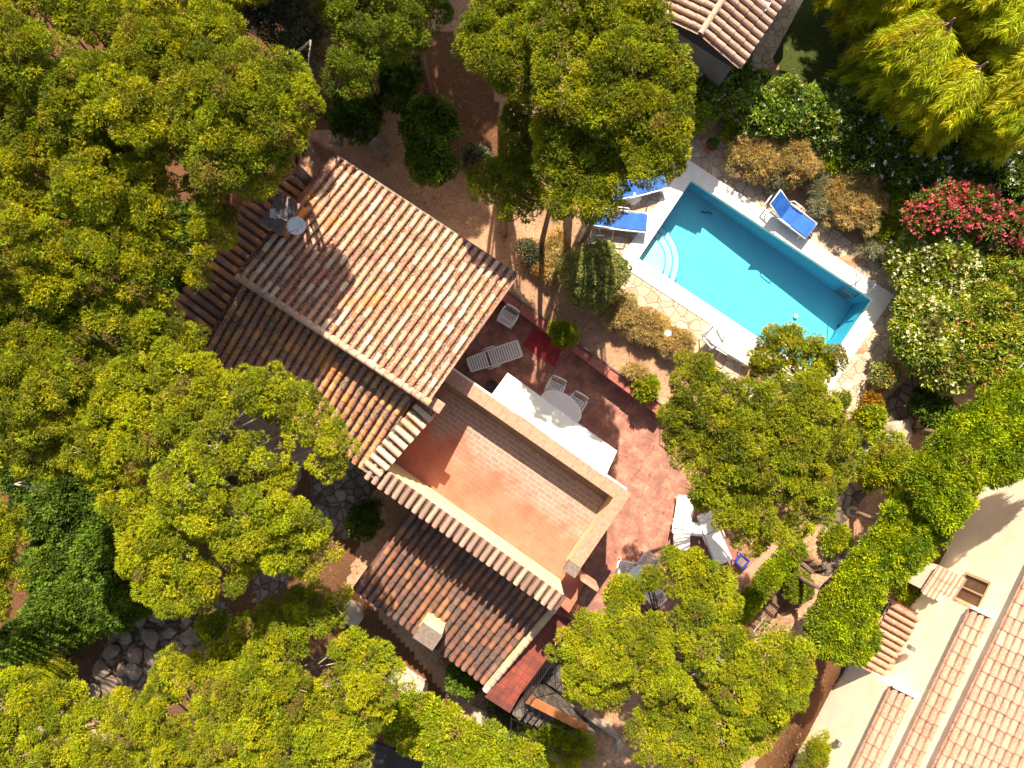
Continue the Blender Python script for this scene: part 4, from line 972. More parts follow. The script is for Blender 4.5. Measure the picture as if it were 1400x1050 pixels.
# lean-to roof, rows running down to the right, and tiled canopy above
lr0 = P(1219, 822, 1.2); lr1 = P(1172, 905, 1.2)
tiled_roof('porch_roof', lr0, lr1, lr0 + U2 * 1.05 - Z * .2, 'new_tile', [(.42, .17, .10), (.48, .24, .15), (.36, .14, .09)], nb, pitch=.235, expo=.36, shadecol=(.26, .10, .06), jitter=.4)
m = MB(); m.prism([lr0 + U2 * .1, lr0 + U2 * 1.0, lr1 + U2 * 1.0, lr1 + U2 * .1], GB, .85); m.build('porch_wall', 'cream_render', nb)
cr0 = P(1283, 773, 1.7)
tiled_roof('window_canopy', cr0, cr0 + U2 * .92, cr0 - V2 * .95 - Z * .2, 'new_tile', [(.62, .42, .32), (.55, .36, .27)], nb, pitch=.16, expo=.30, shadecol=(.3, .16, .12), jitter=.3)
m = MB(); m.prism([cr0 + U2 * .06, cr0 + U2 * .9, cr0 + U2 * .9 - V2 * .9, cr0 + U2 * .06 - V2 * .9], GB, 1.45); m.build('canopy_wall', 'cream_render', nb)
# window in the north part of the wall
wc = pc + U2 * .05 + V2 * 4.5
wq = P(1338, 812, 2.2)
base_o = Vector((wc.x, wc.y, 0)); tdist = (base_o - Vector((wq.x, wq.y, 0))).dot(V2)
wb = base_o - V2 * tdist
w = MB(); w.quadbox(wb - U2 * .03 - V2 * .42 + Z * 1.45, U2 * .02, V2 * .84, Z * 1.1); wf = w.build('window', 'dark_glass', nb)
w = MB()
for o_, s_ in ((-.46, .08), (-.03, .05), (.40, .08)): w.quadbox(wb - U2 * .07 + V2 * o_ + Z * 1.4, U2 * .06, V2 * s_, Z * 1.2)
w.quadbox(wb - U2 * .07 - V2 * .46 + Z * 2.55, U2 * .06, V2 * .92, Z * .08); w.build('frame', 'house_render', wf)
for px, py, z in ((1246, 886, 1.7), (1147, 1016, 1.2)):
    w = MB(); q = P(px, py, z); w.box(q.x, q.y, z, .16, .14, .22, rz=-.44); w.build('wall_lamp', 'grey_metal', nb)
gn = MB(); q = [P(1199, 812, .9), P(1219, 822, .95), P(1178, 893, .9), P(1160, 870, .9)]
gn.add(q + [p - Z * .03 for p in q], [(0, 1, 2, 3), (7, 6, 5, 4), (0, 4, 5, 1), (1, 5, 6, 2), (2, 6, 7, 3), (3, 7, 4, 0)]); t = thing('shade_canopy', tuple(q[1]), 'dark green shade canopy between the diagonal hedge and the porch roof', 'canopy', world=True); gn.build('fabric', 'green_net', t)
for p in q:
    mb = MB(); mb.tube([(p.x, p.y, GB), (p.x, p.y, p.z)], .025, 6); mb.build('post', 'grey_metal', t)
bt = MB(); a, b = P(1246, 760, -.6), P(1278, 776, -.6)
bt.quadbox(a + Z * .4, b - a, V2 * -.28, Z * .05); d_ = (b - a)
for k in (.08, .88): bt.quadbox(a + d_ * k - V2 * .24, d_ * .05, V2 * .2, Z * .4)
tag(bt.build('bench', 'coping_terracotta'), 'small brick coloured bench in the shade under the diagonal hedge', 'bench')
ur = thing('water_tank', tuple(P(1322, 703, -.8)), 'round dark tub in the shade between the hedge and the neighbour wall', 'tub')
m = MB(); m.lathe([(.22, 0), (.26, .5), (.28, .52), (.28, .56), (.22, .56), (.2, .45), (.0, .45)], 20); m.build('tub_body', 'dark_rock', ur)

# ------------------------------------------------------------------ second neighbour (top)
nh = thing('neighbour_house', tuple(P(980, 20, 0)), 'neighbouring house with brown tiled hip and dark grey walls at the top edge', 'house', world=True)
r0 = P(1003, -6, 3.9); r1 = P(958, 47, 3.55)
ang3 = math.radians(-33); U3 = Vector((math.cos(ang3), math.sin(ang3), 0)); V3 = Vector((-U3.y, U3.x, 0))
ra = P(958, 46, 3.6)
PALN = [(.30, .19, .15), (.34, .22, .17), (.27, .17, .13)]
rA = ra + V3 * 5
o1, _ = tiled_roof('roof_slope', ra, rA, ra + U3 * 1.45 - Z * .35, 'new_tile', PALN, nh, pitch=.24, expo=.34, shadecol=(.14, .08, .06), jitter=.3)
o2, _ = tiled_roof('roof_slope', ra, rA, ra - U3 * 3.0 - Z * .75, 'new_tile', PALN, nh, pitch=.24, expo=.34, shadecol=(.14, .08, .06), jitter=.3)
ridge(ra - V3 * .03 + Z * .03, rA + Z * .03, 'new_tile', [(.40, .26, .19)], o1, r=.10)
m = MB(); m.prism([ra + U3 * 1.3 + V3 * .12, rA + U3 * 1.3, rA - U3 * 2.9, ra - U3 * 2.9 + V3 * .12], -.4, 2.75); m.build('wall', 'grey_render', nh)
m = MB(); e0 = ra + U3 * 1.5 - Z * .38; m.tube([e0, e0 + V3 * 5], .05, 6); m.build('gutter', 'grey_metal', nh)
m = MB(); q = P(1040, 2, 3.3); m.box(q.x, q.y, 3.15, .55, .4, .5, rz=ang3); m.build('roof_window', 'dish_white', nh)
m = MB(); m.prism(PL([(1020, 95), (1045, 100), (1130, -60), (1090, -60)], 0), -.1, .05); tag(m.build('pavement', 'crazy_paving'), kind='structure')
# low wall between garden and lawn on the house side
# ------------------------------------------------------------------ vegetation
DS = 1.0
def tree(poly, z, r, style, label, holes=(), dome=1.0, zg=None, group='pines around the villa', name='pine_tree', bark='bark', base=None, inset=.95, bare=0, space=.78, flowers=None, cat='tree', tr=None, pad=None, **kw):
    inset = .6 if cat == 'hedge' else .85 if cat == 'shrub' else inset
    q = [tuple(P(a, b, z - .5)[:2]) for a, b in poly]; k = (H - z) / F
    hs = [(*P(a, b, z - .5)[:2], c * k) for a, b, c in holes]
    pf = puffs_in(q, z, r, hs, dome=dome, inset=inset, space=space, pad=(pad if pad is not None else .05 if cat == 'hedge' else .10))
    b = P(*base, 0)[:2] if base else None
    cx = sum(p[0] for p in pf) / len(pf); cy = sum(p[1] for p in pf) / len(pf)
    if b: cx, cy = b
    zz = gz2(cx, cy) if zg is None else zg
    return plant_from(name, pf, style, zz, label, cat, group, base=(cx, cy), bark=bark, bare=bare, flowers=flowers, dscale=DS, tr=tr)
def shrub(px, py, r, style, label, zg=None, h=None, n=None, name='shrub', group=None, sx=1., sy=1., flowers=None, bare=0, rr=None, rot=0):
    """rounded shrub of radius r px"""
    h = h or r / 40 * 1.5; z0 = 0 if zg is None else zg; k = (H - z0 - h * .7) / F; R_ = r * k; c = P(px, py, z0 + h * .7)
    z0 = gz2(c.x, c.y) if zg is None else zg; pr = rr or min(.42, R_ * .6); n = n or max(3, int((R_ / pr) ** 2 * 3.2 * sx * sy)); pf = []
    for i in range(n):
        a = i * 2.39996; d = math.sqrt((i + .5) / n) * max(0, R_ - pr * .7); x = d * math.cos(a) * sx; y = d * math.sin(a) * sy
        x, y = x * math.cos(rot) - y * math.sin(rot), x * math.sin(rot) + y * math.cos(rot)
        pf.append((c.x + x + ru(-.05, .05), c.y + y + ru(-.05, .05), z0 + h - pr * .7 - (h * .55) * (d / R_) ** 2 + ru(-.06, .06), pr * ru(.85, 1.15)))
    return plant_from(name, pf, style, z0, label, 'shrub', group, base=(c.x, c.y), flowers=flowers, leafname='foliage', bare=bare)

# left forest
tree([(245, 150), (250, 90), (300, 60), (345, 50), (395, 75), (418, 110), (420, 150), (405, 185), (380, 208), (366, 238), (325, 268), (300, 255), (262, 240), (235, 200)], 9, 1.0, 'pine2', 'tall pine whose crown overhangs the upper left corner of the main roof', [(255, 225, 12)], pad=-.02, space=.62)
tree([(0, -30), (90, -40), (160, -10), (185, 40), (165, 90), (150, 150), (110, 185), (40, 160), (0, 180), (-60, 100)], 9, 1.05, 'pine2', 'pine filling the top left corner of the photo', [(60, 40, 14), (30, 130, 12), (110, 60, 12)], pad=-.22, space=.62)
tree([(170, -40), (250, -30), (300, 20), (290, 60), (250, 90), (245, 150), (200, 200), (165, 160), (165, 90), (190, 40)], 9, 1.0, 'pine', 'pine at the top edge between the corner pine and the olive coloured bushes', [(215, 110, 10), (250, 10, 10)], pad=-.22, space=.62)
tree([(-60, 170), (60, 170), (130, 195), (175, 230), (170, 290), (110, 330), (70, 400), (0, 410), (-60, 380)], 8.6, 1.05, 'pine', 'pine at the left edge directly below the corner pine', [(70, 240, 14), (20, 270, 10), (130, 300, 8)], pad=-.22, space=.62)
tree([(180, 205), (235, 210), (300, 260), (306, 305), (290, 345), (268, 375), (245, 385), (228, 412), (170, 420), (120, 400), (110, 340), (170, 290), (175, 240)], 8, .95, 'pine', 'pine whose crown covers the outer end of the shaded side roof', [(238, 330, 16), (245, 265, 14), (220, 370, 8)], base=(225, 330), pad=-.02, space=.62)
tree([(-50, 400), (60, 405), (110, 415), (170, 428), (215, 432), (246, 462), (240, 490), (190, 490), (150, 530), (110, 545), (110, 580), (70, 640), (0, 640), (-50, 600)], 8, 1.0, 'pine2', 'pine at the left edge beside the largest bright pine', [(150, 505, 10), (100, 470, 10)], pad=-.22, space=.62)
tree([(120, 560), (150, 500), (200, 478), (235, 475), (275, 490), (300, 515), (345, 512), (375, 500), (402, 520), (432, 560), (470, 600), (476, 650), (452, 660), (430, 650), (420, 680), (440, 710), (455, 740), (440, 782), (390, 790), (350, 775), (330, 805), (280, 820), (250, 845), (205, 840), (155, 750), (160, 700), (135, 690), (90, 625), (82, 590)], 8, .95, 'pineb', 'largest bright pine with open gaps standing left of the rear roof', [(215, 525, 14), (345, 580, 18), (295, 565, 9), (257, 614, 12), (205, 662, 20), (332, 672, 13), (262, 728, 16), (395, 640, 12), (300, 780, 14), (408, 690, 8), (150, 650, 6)], dome=.7, base=(310, 640), bark='pale_bark', bare=0, pad=-.05)
tree([(-60, 660), (0, 668), (28, 700), (30, 760), (18, 830), (-10, 860), (-60, 860)], 7, .8, 'pineb', 'narrow sunlit pine crown cut by the left edge beside the dark bushes', base=(-60, 740))
shrub(8, 900, 45, 'dark', 'dark bush at the left edge above the dry looking pale pine', h=1.8, group='dark bushes in the shade')
shrub(5, 650, 40, 'dark', 'dark bush at the left edge just above the narrow pine crown', h=2.0, group='dark bushes in the shade')
tree([(-40, 930), (20, 915), (60, 930), (110, 950), (160, 950), (192, 975), (200, 1010), (180, 1080), (-40, 1090)], 6, .75, 'pineb', 'dry looking pale pine with bare twigs in the bottom left corner', [(35, 1035, 14), (150, 1000, 8)], bark='pale_bark', bare=1, base=(50, 1000))
tree([(190, 930), (210, 900), (240, 880), (280, 895), (300, 870), (330, 835), (380, 825), (420, 800), (455, 792), (478, 830), (490, 870), (530, 885), (548, 925), (530, 985), (510, 1020), (500, 1080), (180, 1090), (180, 990)], 6, .8, 'pineb', 'broad yellow green pine at the bottom edge in front of the annex roof', [(430, 915, 22), (440, 880, 12), (262, 975, 16), (470, 850, 6), (340, 905, 8)], bark='pale_bark', dome=.8, base=(330, 960))
tree([(432, -20), (510, -40), (520, 60), (520, 92), (495, 128), (450, 140), (432, 110), (470, 60), (440, 40)], 5.7, .8, 'pined', 'dark pine at the top edge casting shade over the gravel behind the villa', dome=1.2)
tree([(515, -40), (620, -60), (610, 30), (590, 55), (560, 85), (525, 95), (510, 60)], 5.6, .8, 'pined', 'lower dark pine at the top edge left of the pine pair', dome=.8)
tree([(440, -215), (665, -215), (665, -450), (560, -450), (560, -800), (250, -800), (250, -450)], 8.6, 1.1, 'pine2', 'pine standing far beyond the top edge above the dark pine')
tree([(560, -450), (720, -450), (720, -820), (560, -820)], 8.5, 1.5, 'pine2', 'pine standing far beyond the top edge above the gravel yard')
tree([(180, -15), (392, -15), (392, -420), (100, -420), (60, -150)], 8.8, 1.1, 'pine2', 'pine standing beyond the top edge above the olive tree')
tree([(660, 0), (640, -40), (755, -40), (750, 60), (750, 135), (690, 130), (640, 105), (622, 50)], 7.8, .7, 'pine2', 'left half of the large pine pair at the top edge beside the bare gravel', base=(690, 60), dome=.3, space=.65)
tree([(735, -5), (900, -5), (905, 60), (935, 95), (938, 130), (925, 180), (928, 225), (895, 245), (865, 235), (870, 190), (800, 170), (740, 140)], 9.0, .8, 'pine2', 'large pine crown at the top edge, its lower right end touching the pool paving', [(800, 75, 10)], base=(800, 120), dome=.4, space=.62, pad=-.08)
tree([(688, 125), (735, 140), (745, 200), (742, 300), (700, 302), (665, 284), (636, 262), (645, 235), (688, 208)], 5.3, .5, 'pine2', 'small low pine lobe on the left of the pine pair over the gravel', base=(690, 300), dome=.3)
tree([(715, 112), (745, 120), (800, 165), (870, 190), (868, 235), (860, 262), (840, 300), (800, 320), (770, 316), (748, 290), (735, 260), (728, 180)], 8.1, .75, 'pine2', 'lower pine crown of the pair, reaching the blue loungers left of the pool', [(790, 300, 9)], base=(778, 262), dome=.3, space=.62)
tree([(925, 492), (935, 472), (965, 475), (978, 505), (1012, 515), (1050, 525), (1110, 510), (1150, 505), (1165, 540), (1172, 590), (1172, 650), (1148, 695), (1110, 735), (1062, 752), (1025, 765), (1000, 740), (962, 700), (935, 660), (915, 610), (900, 575), (915, 545), (925, 520)], 7.2, .72, 'pine2', 'round dense pine standing between the pool and the sunny terrace', [(1062, 690, 10), (1040, 600, 5)], base=(980, 590), dome=.7)
tree([(1030, 520), (1022, 490), (1040, 455), (1070, 443), (1102, 452), (1118, 455), (1122, 475), (1145, 480), (1158, 510), (1140, 520), (1105, 515), (1085, 525)], 5.5, .5, 'pine', 'small pine tuft leaning over the near edge of the pool', [(1078, 500, 13)], base=(1050, 530), bark='pale_bark', inset=.9)
tree([(752, 905), (762, 865), (795, 840), (850, 828), (880, 848), (925, 835), (905, 800), (905, 765), (935, 742), (965, 752), (985, 765), (1008, 785), (1012, 830), (1020, 860), (1058, 850), (1100, 865), (1115, 905), (1108, 950), (1080, 985), (1050, 1035), (1000, 1060), (930, 1060), (870, 1035), (850, 1010), (870, 975), (800, 965), (765, 945)], 6.5, .72, 'pineb', 'sprawling bright pine covering the lower end of the sunny terrace', [(965, 938, 14), (927, 880, 7), (935, 905, 6), (868, 945, 18), (1030, 872, 12), (985, 850, 7)], base=(950, 860), dome=.6, bark='pale_bark')
tree([(822, 812), (835, 788), (850, 785), (872, 795), (875, 815), (855, 828), (835, 825)], 5.6, .38, 'pineb', 'little pine tuft left of the white round table', base=(900, 850), dome=.3, inset=.9)
tree([(866, 780), (880, 766), (900, 772), (902, 792), (885, 800), (868, 795)], 5.6, .36, 'pineb', 'little pine tuft on a bare stem over the white round table', base=(893, 850), dome=.3, inset=.9)
# dark undergrowth
tree([(250, -20), (430, -20), (450, 60), (430, 110), (400, 75), (345, 45), (300, 50)], 4.5, .8, 'olive', 'grey green olive tree at the top edge between two pines', dome=1, group=None, name='olive_tree', bark='pale_bark', bare=1)
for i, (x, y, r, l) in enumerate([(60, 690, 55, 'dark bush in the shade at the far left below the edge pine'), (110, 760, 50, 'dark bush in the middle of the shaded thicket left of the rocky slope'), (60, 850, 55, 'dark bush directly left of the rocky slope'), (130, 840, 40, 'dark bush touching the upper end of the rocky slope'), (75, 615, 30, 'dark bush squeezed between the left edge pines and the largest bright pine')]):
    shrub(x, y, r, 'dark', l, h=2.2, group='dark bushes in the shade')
tree([(553, 160), (570, 138), (592, 130), (612, 146), (624, 178), (614, 205), (624, 232), (600, 250), (572, 236), (558, 200)], 2.3, .42, 'dark', 'dark green leafy bush alone on the shaded gravel behind the main roof', dome=.9, group=None, name='shrub', cat='shrub')
shrub(480, 150, 34, 'dark', 'dark bush in deep shade beyond the main roof, leftmost of three', h=1.6, group='dark bushes behind the villa')
shrub(535, 110, 34, 'dark', 'dark bush in deep shade beneath the dark top pine', h=1.6, group='dark bushes behind the villa')
shrub(490, 722, 20, 'dark', 'small dark bush in the shaded corner left of the annex roof', h=1.0)
shrub(78, 918, 24, 'pineb', 'small round dry bush with bare twigs at the foot of the rocky slope', h=1.6, bare=2, zg=-1.1)
shrub(272, 868, 22, 'hedge', 'small green bush at the right end of the rocky slope', h=1.0)
shrub(632, 950, 20, 'dark', 'leafy dark green plant under the lower corner of the annex roof', h=1.3)
shrub(690, 1000, 26, 'olive', 'grey green bush at the foot of the walkway beside the dark stone stairway', h=1.2)
shrub(740, 1022, 28, 'hedge', 'bright round bush below the dark stone stairway', h=1.4)
shrub(790, 1045, 24, 'pineb', 'yellow green bush at the bottom edge left of the stone path', h=1.2)
shrub(1118, 1032, 28, 'pineb', 'round yellow green tree top at the bottom edge beside the cream wall', h=2.4, bare=1, zg=-1.3)
shrub(1252, 803, 24, 'lime', 'round bright bush in front of the tiled window canopy', h=1.5, zg=-.9)
shrub(1213, 640, 36, 'lime', 'round clipped bright shrub between the gravel path and the diagonal hedge', h=1.7, zg=-.1)
shrub(1208, 512, 17, 'round', 'small bush with orange tips at the corner of the pool paving', h=1.0, flowers=((.55, .22, .01), 60, .06))
shrub(1190, 552, 14, 'orange', 'low orange leaved bush right of the round pine', h=.7)
shrub(1190, 572, 17, 'lime', 'low yellow green bush partly beneath the right edge of the round pine', h=.8)
shrub(1270, 562, 24, 'dark', 'dark low bush in the shade of the oleanders above the diagonal hedge', h=.9)
shrub(811, 376, 42, 'round', 'large clipped round bush on the gravel between the villa and the pool', h=1.9, n=46, rr=.36)
shrub(770, 455, 12, 'lime', 'tiny round bright bush against the garden wall', h=.55)
shrub(1100, 808, 18, 'pined', 'low dark spiky shrub on the right of the sleeper stairway', h=.9)
shrub(1145, 738, 12, 'lime', 'tiny yellow plant at the top of the diagonal hedge by the boulders', h=.4)
for x, y, r, st, l in [(752, 360, 20, 'dry', 'dry low plant left of the clipped round bush'), (845, 425, 24, 'dry', 'dry brown plant under the lower right of the clipped round bush'), (885, 447, 22, 'dry', 'dry plant beside the white globe lamp on its left'), (925, 468, 20, 'dry', 'dry plant beside the white globe lamp on its right'), (722, 345, 9, 'olive', 'small sprig in the gravel near the pine trunks'), (868, 508, 10, 'dry', 'small dry tuft on the terrace side of the gravel'), (885, 530, 9, 'lime', 'small grey green plant against the end of the garden wall'),
                    (760, 335, 14, 'dry', 'small dry plant between the pine trunks and the clipped round bush'), (650, 215, 12, 'olive', 'small grey green tuft by the pale rocks on the shaded gravel')]:
    shrub(x, y, r, st, l, h=.5, rr=.2)
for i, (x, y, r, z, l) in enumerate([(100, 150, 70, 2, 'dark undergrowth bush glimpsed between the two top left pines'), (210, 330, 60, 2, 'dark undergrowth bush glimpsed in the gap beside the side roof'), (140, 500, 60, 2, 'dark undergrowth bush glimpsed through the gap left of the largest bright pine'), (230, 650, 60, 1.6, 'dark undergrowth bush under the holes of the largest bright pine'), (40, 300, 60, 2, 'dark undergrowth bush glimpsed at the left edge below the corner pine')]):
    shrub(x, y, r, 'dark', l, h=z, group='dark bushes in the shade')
# bank behind the pool
shrub(950, 160, 24, 'lime', 'yellow green shrub left of the flower pot at the top of the paving', h=1.2)
shrub(1008, 176, 15, 'lime', 'small yellow green shrub directly right of the flower pot', h=.5)
shrub(1040, 208, 36, 'dry', 'golden dry shrub nearest the flower pot behind the pool', h=.9, n=14)
shrub(1088, 215, 34, 'dry', 'golden dry shrub with a lavender tuft in front, behind the pool', h=.9, n=14)
shrub(1063, 241, 19, 'lav', 'grey lavender tuft between the pool paving and the golden shrubs', h=.55)
shrub(1120, 252, 18, 'lav', 'grey green lavender clump right behind the far blue lounger', h=.5)
shrub(1126, 280, 12, 'lav', 'small lavender clump at the kerb by the far blue lounger', h=.5)
shrub(1172, 275, 42, 'dry', 'widest golden dry shrub, left of the pink oleander', h=.95, n=16)
shrub(1180, 238, 24, 'dry', 'golden dry shrub tucked under the dark end of the laurel hedge', h=1.0)
shrub(1195, 335, 20, 'lav', 'pale dry tuft at the foot of the white oleander beside the paving', h=.4)
shrub(1215, 305, 16, 'hedge', 'small green shrub between golden shrub and pink oleander', h=.7)
# laurel hedge; its second reach has tree shade put into the leaf colour
tree([(930, 95), (960, 82), (1010, 92), (1045, 115), (1080, 122), (1130, 122), (1165, 150), (1160, 190), (1130, 205), (1080, 180), (1040, 175), (1000, 155), (950, 140)], 1.35, .5, 'laurel', 'sunlit laurel hedge with pale blossom along the top of the garden', dome=.5, group=None, name='hedge', cat='hedge', flowers=((.6, .6, .42), 260, .07))
tree([(1160, 150), (1200, 165), (1260, 185), (1300, 195), (1350, 195), (1420, 205), (1440, 300), (1390, 300), (1340, 268), (1290, 255), (1240, 250), (1190, 232), (1150, 205)], 1.6, .5, 'dark', 'dark hedge with white flowers in the shade of the drooping trees', dome=.5, group=None, name='hedge', cat='hedge', flowers=((.7, .7, .75), 330, .085))
tree([(1130, 205), (1180, 235), (1240, 255), (1300, 262), (1290, 278), (1230, 285), (1180, 262), (1120, 225)], .7, .3, 'hedge', 'low ground hedge below the dark flowering hedge', dome=.2, group=None, name='hedge', cat='hedge')
m = MB(); m.prism(SUNLAWN, -.2, .02); tag(m.build('lawn', 'sunlit_grass'), kind='structure')
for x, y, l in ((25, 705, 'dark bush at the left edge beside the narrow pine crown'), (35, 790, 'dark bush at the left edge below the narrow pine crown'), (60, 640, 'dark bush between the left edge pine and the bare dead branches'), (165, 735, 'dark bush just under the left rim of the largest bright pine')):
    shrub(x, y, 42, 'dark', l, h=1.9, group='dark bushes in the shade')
# oleanders
tree([(1228, 300), (1240, 278), (1275, 262), (1310, 255), (1345, 268), (1365, 290), (1400, 298), (1440, 310), (1440, 350), (1400, 352), (1350, 330), (1300, 312), (1240, 322)], 2.2, .42, 'pink', 'pink flowering oleander behind the white flowering one', dome=.5, group=None, name='oleander', cat='shrub', flowers=((.72, .12, .19), 900, .085))
tree([(1220, 345), (1234, 320), (1270, 302), (1320, 318), (1350, 345), (1345, 380), (1320, 400), (1280, 405), (1240, 400), (1222, 375)], 1.7, .40, 'white', 'white flowering oleander closest to the pool corner', dome=.5, group='white oleanders', name='oleander', cat='shrub', flowers=((.82, .80, .56), 800, .075))
tree([(1350, 345), (1400, 345), (1450, 350), (1450, 500), (1400, 500), (1350, 530), (1310, 520), (1300, 460), (1320, 400), (1345, 380)], 2.1, .45, 'white', 'oleander with a few red blossoms at the right edge', dome=.5, group='white oleanders', name='oleander', cat='shrub', flowers=((.78, .30, .20), 160, .08))
tree([(1222, 420), (1240, 400), (1280, 405), (1320, 402), (1305, 460), (1315, 525), (1285, 535), (1250, 505), (1222, 465)], 1.8, .42, 'white', 'white flowering oleander below the one closest to the pool corner', dome=.5, group='white oleanders', name='oleander', cat='shrub', flowers=((.80, .78, .54), 420, .075))
# diagonal hedge
for poly, l in (([(1240, 642), (1292, 578), (1345, 538), (1440, 488), (1440, 630), (1370, 642), (1325, 660), (1282, 722), (1228, 655)], 'upper third of the tall diagonal hedge, at the right edge'),
                ([(1162, 765), (1210, 700), (1255, 642), (1300, 702), (1270, 742), (1225, 775), (1192, 798)], 'middle third of the tall diagonal hedge, beside the round clipped bright shrub'),
                ([(1106, 850), (1128, 808), (1172, 745), (1205, 790), (1183, 830), (1184, 880), (1150, 896), (1112, 880)], 'lower third of the tall diagonal hedge, ending by the green shade canopy')):
    tree(poly, 4.2 if 'upper' in l else 3.7, .30, 'hedge', l, dome=.1, space=.55, group='tall hedge along the neighbour boundary', name='hedge', cat='hedge', zg=-.6)
pf_ = []
for k in range(26):
    q_ = P(1008 + 80 * k / 25, 842 - 92 * k / 25, .1); pf_.append((q_.x + ru(-.03, .03), q_.y + ru(-.03, .03), .02 + ru(-.04, .04), ru(.15, .19)))
plant_from('hedge', pf_, 'hedge', -.6, 'narrow clipped ivy hedge between the terrace end and the sleeper stairway', 'hedge')
tree([(535, 955), (560, 940), (600, 962), (650, 985), (700, 1010), (760, 1040), (770, 1090), (640, 1090), (600, 1050), (560, 1020), (530, 1000)], 1.6, .5, 'lime', 'long bright yellow green hedge at the bottom edge below the annex roof', dome=.4, group=None, name='hedge', cat='hedge')
# overhead cable over the hedge
m = MB(); m.tube([P(1448, 440, 3.6), P(1310, 600, 3.45), P(1250, 690, 3.35), P(1190, 765, 3.3)], .016, 5); tag(m.build('cable', 'grey_metal'), 'thin pale cable running along the top of the diagonal hedge', 'cable')

# drooping conifers at the upper right
def weeping(base, top, h, r, label, n=150):
    b = P(*base, 0); t = thing('weeping_conifer', (b.x, b.y, 0), label, 'tree', 'drooping conifers at the upper right', world=True)
    tp = P(*top, h); mb = MB(); mb.tube([b - Z * .2, b.lerp(tp, .5) + Vector((.1, 0, 0)), tp], [.17, .12, .03], 9)
    Cs, Ns, Cl = [], [], []
    for i in range(n):
        f = (i + .5) / n; z = .25 + .68 * f; st = b.lerp(tp, z); a = i * 2.4; L = r * (1.05 - .4 * f) * ru(.7, 1.2)
        d = Vector((math.cos(a), math.sin(a), 0)); w = (Vector((-.75, -.6, 0)) * 2.2 + d).normalized(); pts = [st]; p = st.copy(); dirv = (d * .55 + w * .6 + Vector((0, 0, .35)))
        for k in range(7):
            dirv = (dirv * .75 + w * .35 + Vector((0, 0, -.16))).normalized(); p = p + dirv * L / 7; pts.append(p.copy())
        mb.tube(pts, [.022 - .0026 * k for k in range(8)], 4, cap=False); col = np.array([.52, .52, .02]) * ru(.55, 1.1) * np.array([ru(.8, 1.15), 1, 1])
        for k in range(1, 7):
            side = dirv.cross(Z).normalized()
            for m_ in range(5):
                q0 = pts[k].lerp(pts[k + 1], m_ / 5)
                for s in (-1, 1):
                    dd = (pts[k + 1] - pts[k]).normalized() + side * s * ru(.25, .8) + Vector((0, 0, ru(-.35, .05))); Lb = .42 * (1 - k / 10)
                    for e in range(4): Cs.append(q0 + dd.normalized() * Lb * e / 4); Ns.append(dd); Cl.append(col)
    mb.build('trunk', 'bark', t, smooth=True)
    leafmesh('foliage', np.array([tuple(c) for c in Cs]), norm(np.array([tuple(c) for c in Ns])), np.array(Cl), 4, .20, .022, .28, t, jit=.35)
weeping((1240, 95), (1305, 25), 4.4, 2.2, 'drooping conifer above the sunlit end of the laurel hedge')
weeping((1262, 150), (1350, 85), 4.3, 2.1, 'drooping conifer with its brown trunk showing above the dark flowering hedge', 140)
weeping((1345, 175), (1440, 110), 4.3, 1.9, 'drooping conifer beside the golden lit lawn at the right edge', 130)
weeping((1375, 105), (1450, 60), 4.6, 2.0, 'drooping conifer at the right edge above the golden lit lawn', 120)
weeping((1330, 10), (1440, -50), 5.2, 2.4, 'drooping conifer filling the top right corner', 150)
weeping((1200, -10), (1260, -70), 4.6, 1.9, 'drooping conifer at the top edge beside the dark lawn', 110)

tree([(1080, -900), (1560, -900), (1560, -480), (1080, -480)], 7.5, 1.4, 'pine2', 'pine standing beyond the top edge above the dark lawn')
# bare dead branch and thin poles under the pine pair
def dead(px, py, z, n, L, label, ang, spread=1.2):
    mb = MB(); q = P(px, py, z); 
    for i in range(n):
        a = ang + ru(-spread, spread) * .5; e = q + Vector((math.cos(a), math.sin(a), ru(-.2, .4))) * L * ru(.5, 1); limb(mb, q, e, .022, .006, .08, 4, 5)
        for j in range(3):
            m0 = q.lerp(e, ru(.4, .8)); a2 = a + ru(-.6, .6); limb(mb, m0, m0 + Vector((math.cos(a2), math.sin(a2), ru(-.1, .3))) * L * .35, .011, .004, .05, 3, 4)
    tag(mb.build('dead_branch', 'pale_bark'), label, 'branch')
dead(1020, 880, 5.6, 5, .95, 'bare pale dead branches on the right side of the sprawling bright pine', .5)
dead(20, 662, 5.0, 4, 1.0, 'bare pale dead branches at the left edge over the dark bushes', .2)
dead(425, 55, 6.4, 3, 1.2, 'bare forked branch hanging at the top edge left of the dark pine', -2.0)
for k, (x, y, l) in enumerate([(690, 322, 'short thin bare trunk at the left under the pine pair'), (740, 335, 'second thin bare trunk under the pine pair'), (795, 335, 'third thin bare trunk, next to the dry plants')]):
    a = P(x, y, -.1); mb = MB(); mb.tube([a, a + Z * 2.0 + Vector((.02, .06, 0)), a + Z * 5.2 + Vector((.10, .30, 0))], [.10, .085, .05], 8); tag(mb.build('tree_trunk', 'bark', smooth=True), l, 'trunk', 'thin trunks under the pine pair')

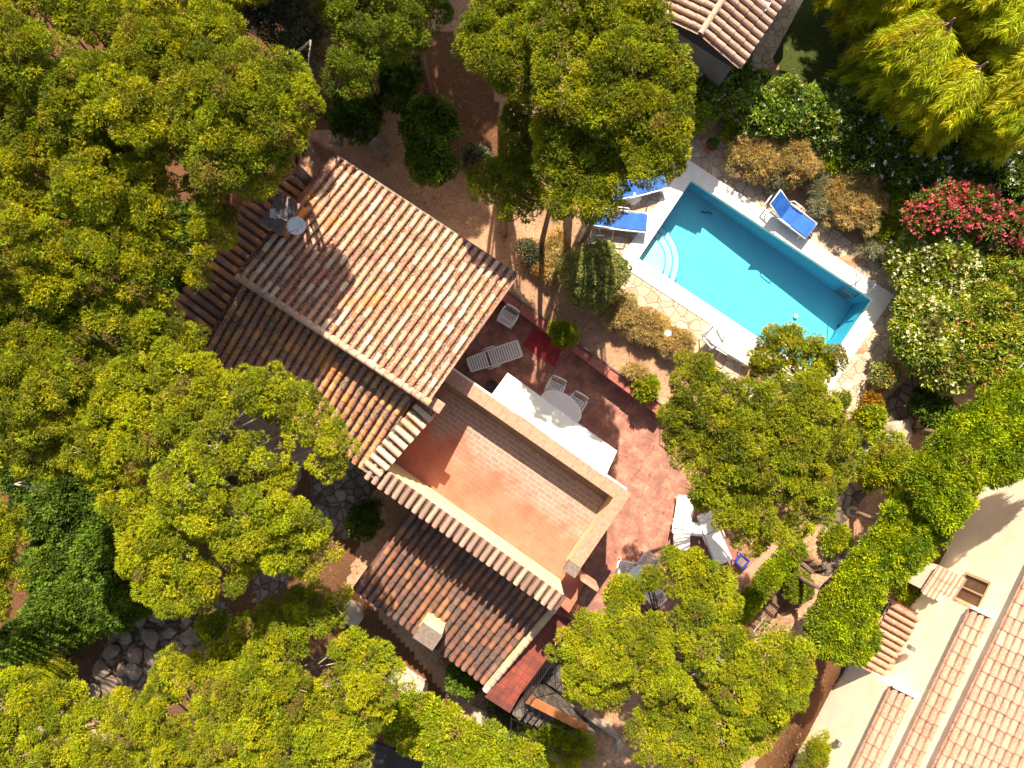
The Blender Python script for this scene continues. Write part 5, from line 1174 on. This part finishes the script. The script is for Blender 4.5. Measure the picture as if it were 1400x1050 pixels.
# fallen needles and twigs on the bare ground
K = 16000; Cn = []
roofs = [[(p.x, p.y) for p in q] for q in ([R0, R1, E1, E0], [RR0, RR1, RE1, RE0], [A0, A1, AE1, AE])]
while len(Cn) < K:
    x, y = ru(-18, 18), ru(-14, 14)
    if inside(DECK, x, y) and R() > .03 or inside(POOL_OUT, x, y) or any(inside(q, x, y) for q in roofs): continue
    tr_ = inside(TERR, x, y)
    if tr_ and R() > .12 or inside(STAIRS, x, y): continue
    Cn.append((x, y, (-.595 if tr_ else .04 if inside(DECK, x, y) else gz2(x, y) + .012)))
Cn = np.array(Cn); nn_ = norm(rng.normal(size=(K, 3)) * np.array([1, 1, .12])); cl_ = np.array([.30, .17, .08]) * (.3 + 1.3 * R((K, 1)))
tag(leafmesh('leaf_litter', Cn, nn_, cl_, 3, .13, .018, .8, None, False, .4, mat='leaf'), kind='stuff')
# ------------------------------------------------------------------ light, camera
w = bpy.data.worlds.new('World'); sc.world = w; w.use_nodes = True; nt = w.node_tree; nt.nodes.clear()
sky = nt.nodes.new('ShaderNodeTexSky'); sky.sky_type = 'NISHITA'; sky.sun_disc = False
EL = math.radians(47); AZ = math.radians(2)
sky.sun_elevation = EL; sky.sun_rotation = AZ; sky.ozone_density = .6; sky.dust_density = 2.0
bg = nt.nodes.new('ShaderNodeBackground'); bg.inputs[1].default_value = .085
ou = nt.nodes.new('ShaderNodeOutputWorld'); nt.links.new(sky.outputs[0], bg.inputs[0]); nt.links.new(bg.outputs[0], ou.inputs[0])
sd = bpy.data.lights.new('sun', 'SUN'); sd.energy = 4.6; sd.angle = math.radians(.5); sd.color = (1, .94, .84)
so = bpy.data.objects.new('sun', sd); COL.objects.link(so)
dirv = Vector((math.sin(AZ) * math.cos(EL), math.cos(AZ) * math.cos(EL), math.sin(EL)))
so.rotation_euler = (-dirv).to_track_quat('-Z', 'Y').to_euler(); so.location = dirv * 60
cam = bpy.data.cameras.new('camera'); co = bpy.data.objects.new('camera', cam); COL.objects.link(co); co.location = (0, 0, H)
cam.lens = 36 * F / 1400; cam.sensor_width = 36; cam.clip_end = 3000; sc.camera = co
sc.view_settings.view_transform = 'Standard'; sc.view_settings.look = 'None'; sc.view_settings.exposure = 1.34; sc.view_settings.gamma = 1
sc.view_settings.use_white_balance = True; sc.view_settings.white_balance_temperature = 7900; sc.view_settings.white_balance_tint = 10
sc.render.engine = 'CYCLES'; sc.cycles.max_bounces = 7; sc.cycles.transparent_max_bounces = 12; sc.cycles.use_denoising = True
sc.cycles.caustics_reflective = False; sc.cycles.caustics_refractive = False
for o in list(bpy.data.objects):
    if o.get('_w'): del o['_w']
